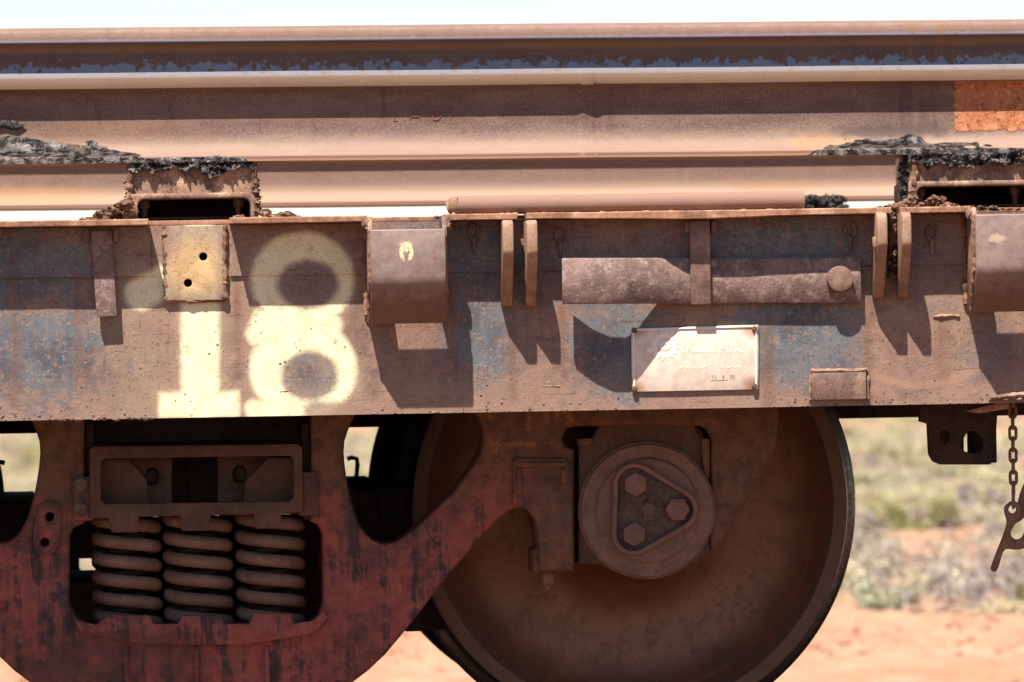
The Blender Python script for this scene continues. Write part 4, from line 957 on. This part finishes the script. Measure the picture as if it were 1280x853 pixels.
# ballast formation and the wagon's own track
zR = AX.z-.4736-.012
me = bpy.data.meshes.new('ballast'); v = []; f = []; prof = [(-2.6, ZG-.2), (-.15, zR-.23), (3.15, zR-.23), (3.9, ZG-.2)]
pts = []
for i in range(len(prof)-1):
    for k in range(10 if i == 1 else 6):
        t = k/(10 if i == 1 else 6); a, b = prof[i], prof[i+1]; pts.append((a[0]+(b[0]-a[0])*t, a[1]+(b[1]-a[1])*t))
pts.append(prof[-1]); NXb = 120
for i in range(NXb+1):
    x = -9+18*i/NXb
    for y, z in pts: v.append((x, y, z+.03*mnoise.noise((x*5, y*5, 0))))
m_ = len(pts); f = [(i*m_+j, (i+1)*m_+j, (i+1)*m_+j+1, i*m_+j+1) for i in range(NXb) for j in range(m_-1)]
me.from_pydata(v, [], f); smooth_mesh(me, 180)
g = MG('dusty_ballast'); d, r = g.vor(22); g.bump(d, 1, .03); bs = obj('ballast', me, g.done(g.mix(r, (.21, .115, .075), (.29, .165, .11)), .9)); bs['kind'] = 'structure'
for nm, yc, lb in (('track_rail', WF+.05, 'running rail under the near wheels'), ('track_rail', 3.0-WF-.05, 'running rail under the far wheels')):
    bm = rail(yc, zR-RH-.0008, -9, 9)
    for vv in bm.verts: vv.co.z -= RT*vv.co.x
    tag(obj(nm, bm, M['railC']), lb, 'rail', 'track rails')

# ------------------------------------------------------------------ scrub
def leafmat(name, a, b, c2):
    g = MG(name); n = g.noise(3.5, 4, .6); n2 = g.noise(40, 2, .5)
    col = g.mix(g.sm(.35, .65, n), a, b); col = g.mix(g.sm(.45, .6, n2)*.6, col, c2)
    return g.done(col, .75, 0, .2)
M['spin'] = leafmat('pale_spinifex', (.46, .44, .30), (.57, .52, .37), (.64, .58, .43))
M['green'] = leafmat('olive_shrub', (.36, .36, .18), (.45, .43, .24), (.53, .49, .31))
M['grey'] = leafmat('dry_grey_shrub', (.36, .31, .28), (.45, .39, .36), (.54, .47, .42))
M['sage'] = leafmat('pale_green_shrub', (.45, .46, .33), (.52, .51, .38), (.58, .54, .42))
def bush_geo(c, w, h, n, kind, rnd, V, F):
    """many leaf-sized blades through a lumpy dome; tussocks get long blades from the base"""
    lobes = [(rnd.uniform(-.95, .95), rnd.uniform(-.6, .6), rnd.uniform(.05, .7)*(1-.4*rnd.random()), rnd.uniform(.14, .42)) for _ in range(11)]
    for i in range(n):
        if kind == 't':
            a = rnd.uniform(0, 6.283); e = rnd.uniform(.15, 1.0); L = h*rnd.uniform(.6, 1.1); bx, by = rnd.gauss(0, .28)*w/2, rnd.gauss(0, .28)*w/2
            d = Vector((math.cos(a)*math.cos(e)*w/h*.6, math.sin(a)*math.cos(e)*w/h*.6, math.sin(e))).normalized(); b = Vector((bx, by, 0)); t = b+d*L*.9+Vector((0, 0, -.12*L*rnd.random()))
            s = Vector((-d.y, d.x, 0)).normalized()*rnd.uniform(.006, .013)*(h/.4)
            pts = [b-s, b+s, t]
        else:
            lx, ly, lz, lr = rnd.choice(lobes); u = Vector((rnd.gauss(0, 1), rnd.gauss(0, 1), rnd.gauss(0, 1))).normalized()*lr*rnd.random()**.4
            p = Vector(((lx*.75+u.x)*w/2*1.1, (ly*.75+u.y)*w/2, max(.02, (lz+u.z*.8))*h)); s = rnd.uniform(.016, .038)*(h/.5)**.5
            d1 = Vector((rnd.gauss(0, 1), rnd.gauss(0, 1), rnd.gauss(.4, 1))).normalized()*s; d2 = Vector((rnd.gauss(0, 1), rnd.gauss(0, 1), rnd.gauss(0, 1))).normalized()*s*.5
            pts = [p-d2, p+d2, p+d1*1.6]
        k = len(V); V.extend([(q+c) for q in pts]); F.append((k, k+1, k+2))
def stems_geo(c, w, h, rnd, V, F):
    for i in range(9):
        a = rnd.uniform(0, 6.28); d = Vector((math.cos(a)*w*.3, math.sin(a)*w*.3, h*rnd.uniform(.5, .85))); s = Vector((-math.sin(a), math.cos(a), 0))*.008*(h/.4)
        k = len(V); V.extend([c-s*1.5, c+s*1.5, c+d*.6+s*.6, c+d*.6-s*.6, c+d]); F.append((k, k+1, k+2, k+3)); F.append((k+3, k+2, k+4))
M['twig'] = leafmat('dry_twig', (.2, .14, .10), (.28, .2, .15), (.34, .26, .2))
def ground_at(px, py):
    z = ZG
    for _ in range(6): p = G(px, py, z); z = hz(p.x, p.y)
    return Vector((p.x, p.y, z))
rnd = random.Random(21)
def bush(px, py, wpx, hpx, kind, mat, label, name='bush', n=2600, cat='shrub', group='shrubs beyond the track'):
    b = ground_at(px, py); k = (b.y-CAM.y)/FPX; w, h = wpx*k, hpx*k
    e = thing(name, label, cat, b, group); V, F = [], []
    bush_geo(b-Vector((0, 0, .02)), w, h, n, kind, rnd, V, F); me = bpy.data.meshes.new('foliage'); me.from_pydata(V, [], F); obj('foliage', me, mat, e)
    V, F = [], []; stems_geo(b-Vector((0, 0, .02)), w, h, rnd, V, F); me = bpy.data.meshes.new('stem'); me.from_pydata(V, [], F); obj('stem', me, M['twig'], e)
bush(1152, 662, 118, 66, 's', M['green'], 'olive green rounded shrub right of the wheel, below the jacking bracket', n=4200)
bush(1078, 692, 78, 62, 's', M['grey'], 'dry grey shrub close to the right rim of the wheel')
bush(1112, 764, 84, 54, 's', M['sage'], 'pale green low shrub at the edge of the red bank')
bush(1190, 742, 120, 46, 's', M['grey'], 'wide dry grey shrub between two sandy patches')
bush(1262, 735, 90, 48, 's', M['grey'], 'grey shrub below the grab hook')
bush(1287, 752, 44, 44, 't', M['sage'], 'small tussock at the right edge beside the bank', 'tussock')
bush(1085, 618, 110, 58, 't', M['spin'], 'pale spinifex tussock behind the grey shrub by the wheel', 'tussock')
bush(1240, 640, 110, 62, 's', M['grey'], 'grey brown shrub behind the chain links')
bush(1208, 590, 130, 50, 't', M['spin'], 'pale spinifex clump just under the jacking bracket', 'tussock')
bush(1262, 668, 60, 36, 't', M['spin'], 'straw coloured tussock beside the hook eye', 'tussock')
bush(20, 640, 110, 50, 't', M['spin'], 'pale spinifex seen through the left opening of the bogie frame', 'tussock')
bush(30, 590, 120, 40, 's', M['green'], 'greenish shrub far off in the left frame opening')
bush(452, 610, 90, 50, 't', M['spin'], 'pale tussock seen through the right frame opening', 'tussock')
# the plain of scrub behind: one mass
V, F, V2, F2 = [], [], [], []
def scatter(n, ylo, yhi, xa, xb, Vs, Fs, kinds, dens):
    for i in range(n):
        px, py = rnd.uniform(xa, xb), ylo+(yhi-ylo)*rnd.random()**1.25
        if 1095 < px < 1215 and 665 < py < 712: continue
        if 1175 < px < 1270 and 742 < py < 762: continue
        if py > 766: continue
        b = ground_at(px, py); h = rnd.uniform(.2, .5)*(1+.3*(py < 580)); bush_geo(b-Vector((0, 0, .02)), h*rnd.uniform(1.5, 2.6), h, dens, rnd.choice(kinds), rnd, Vs, Fs)
for xa, xb in ((1020, 1330), (-60, 90), (400, 500)):
    q = (xb-xa)/300
    scatter(int(190*q), 500, 660, xa, xb, V, F, 'tts', 420); scatter(int(84*q), 500, 770, xa, xb, V2, F2, 's', 420)
    scatter(int(44*q), 650, 770, xa, xb, V, F, 'ts', 260)
me = bpy.data.meshes.new('scrub'); me.from_pydata(V, [], F); tag(obj('spinifex_scrub', me, M['spin']), 'pale green spinifex plain stretching away behind the wagon', 'scrub', None, 'stuff')
me = bpy.data.meshes.new('scrub'); me.from_pydata(V2, [], F2); tag(obj('dry_scrub', me, M['grey']), 'dry grey undergrowth scattered over the red plain', 'scrub', None, 'stuff')
# clods on the bank
bm = bmesh.new()
for i in range(520):
    b = ground_at(rnd.choice((rnd.uniform(980, 1300), rnd.uniform(440, 610), rnd.uniform(-10, 50))), rnd.uniform(772, 860)); clod_into(bm, b, rnd.uniform(.008, .035), (1.2, 1, .8), 1, .5)
tag(obj('dirt_clods', bm, gm, None, 50), 'loose red clods on the low earth bank', 'dirt', None, 'stuff')
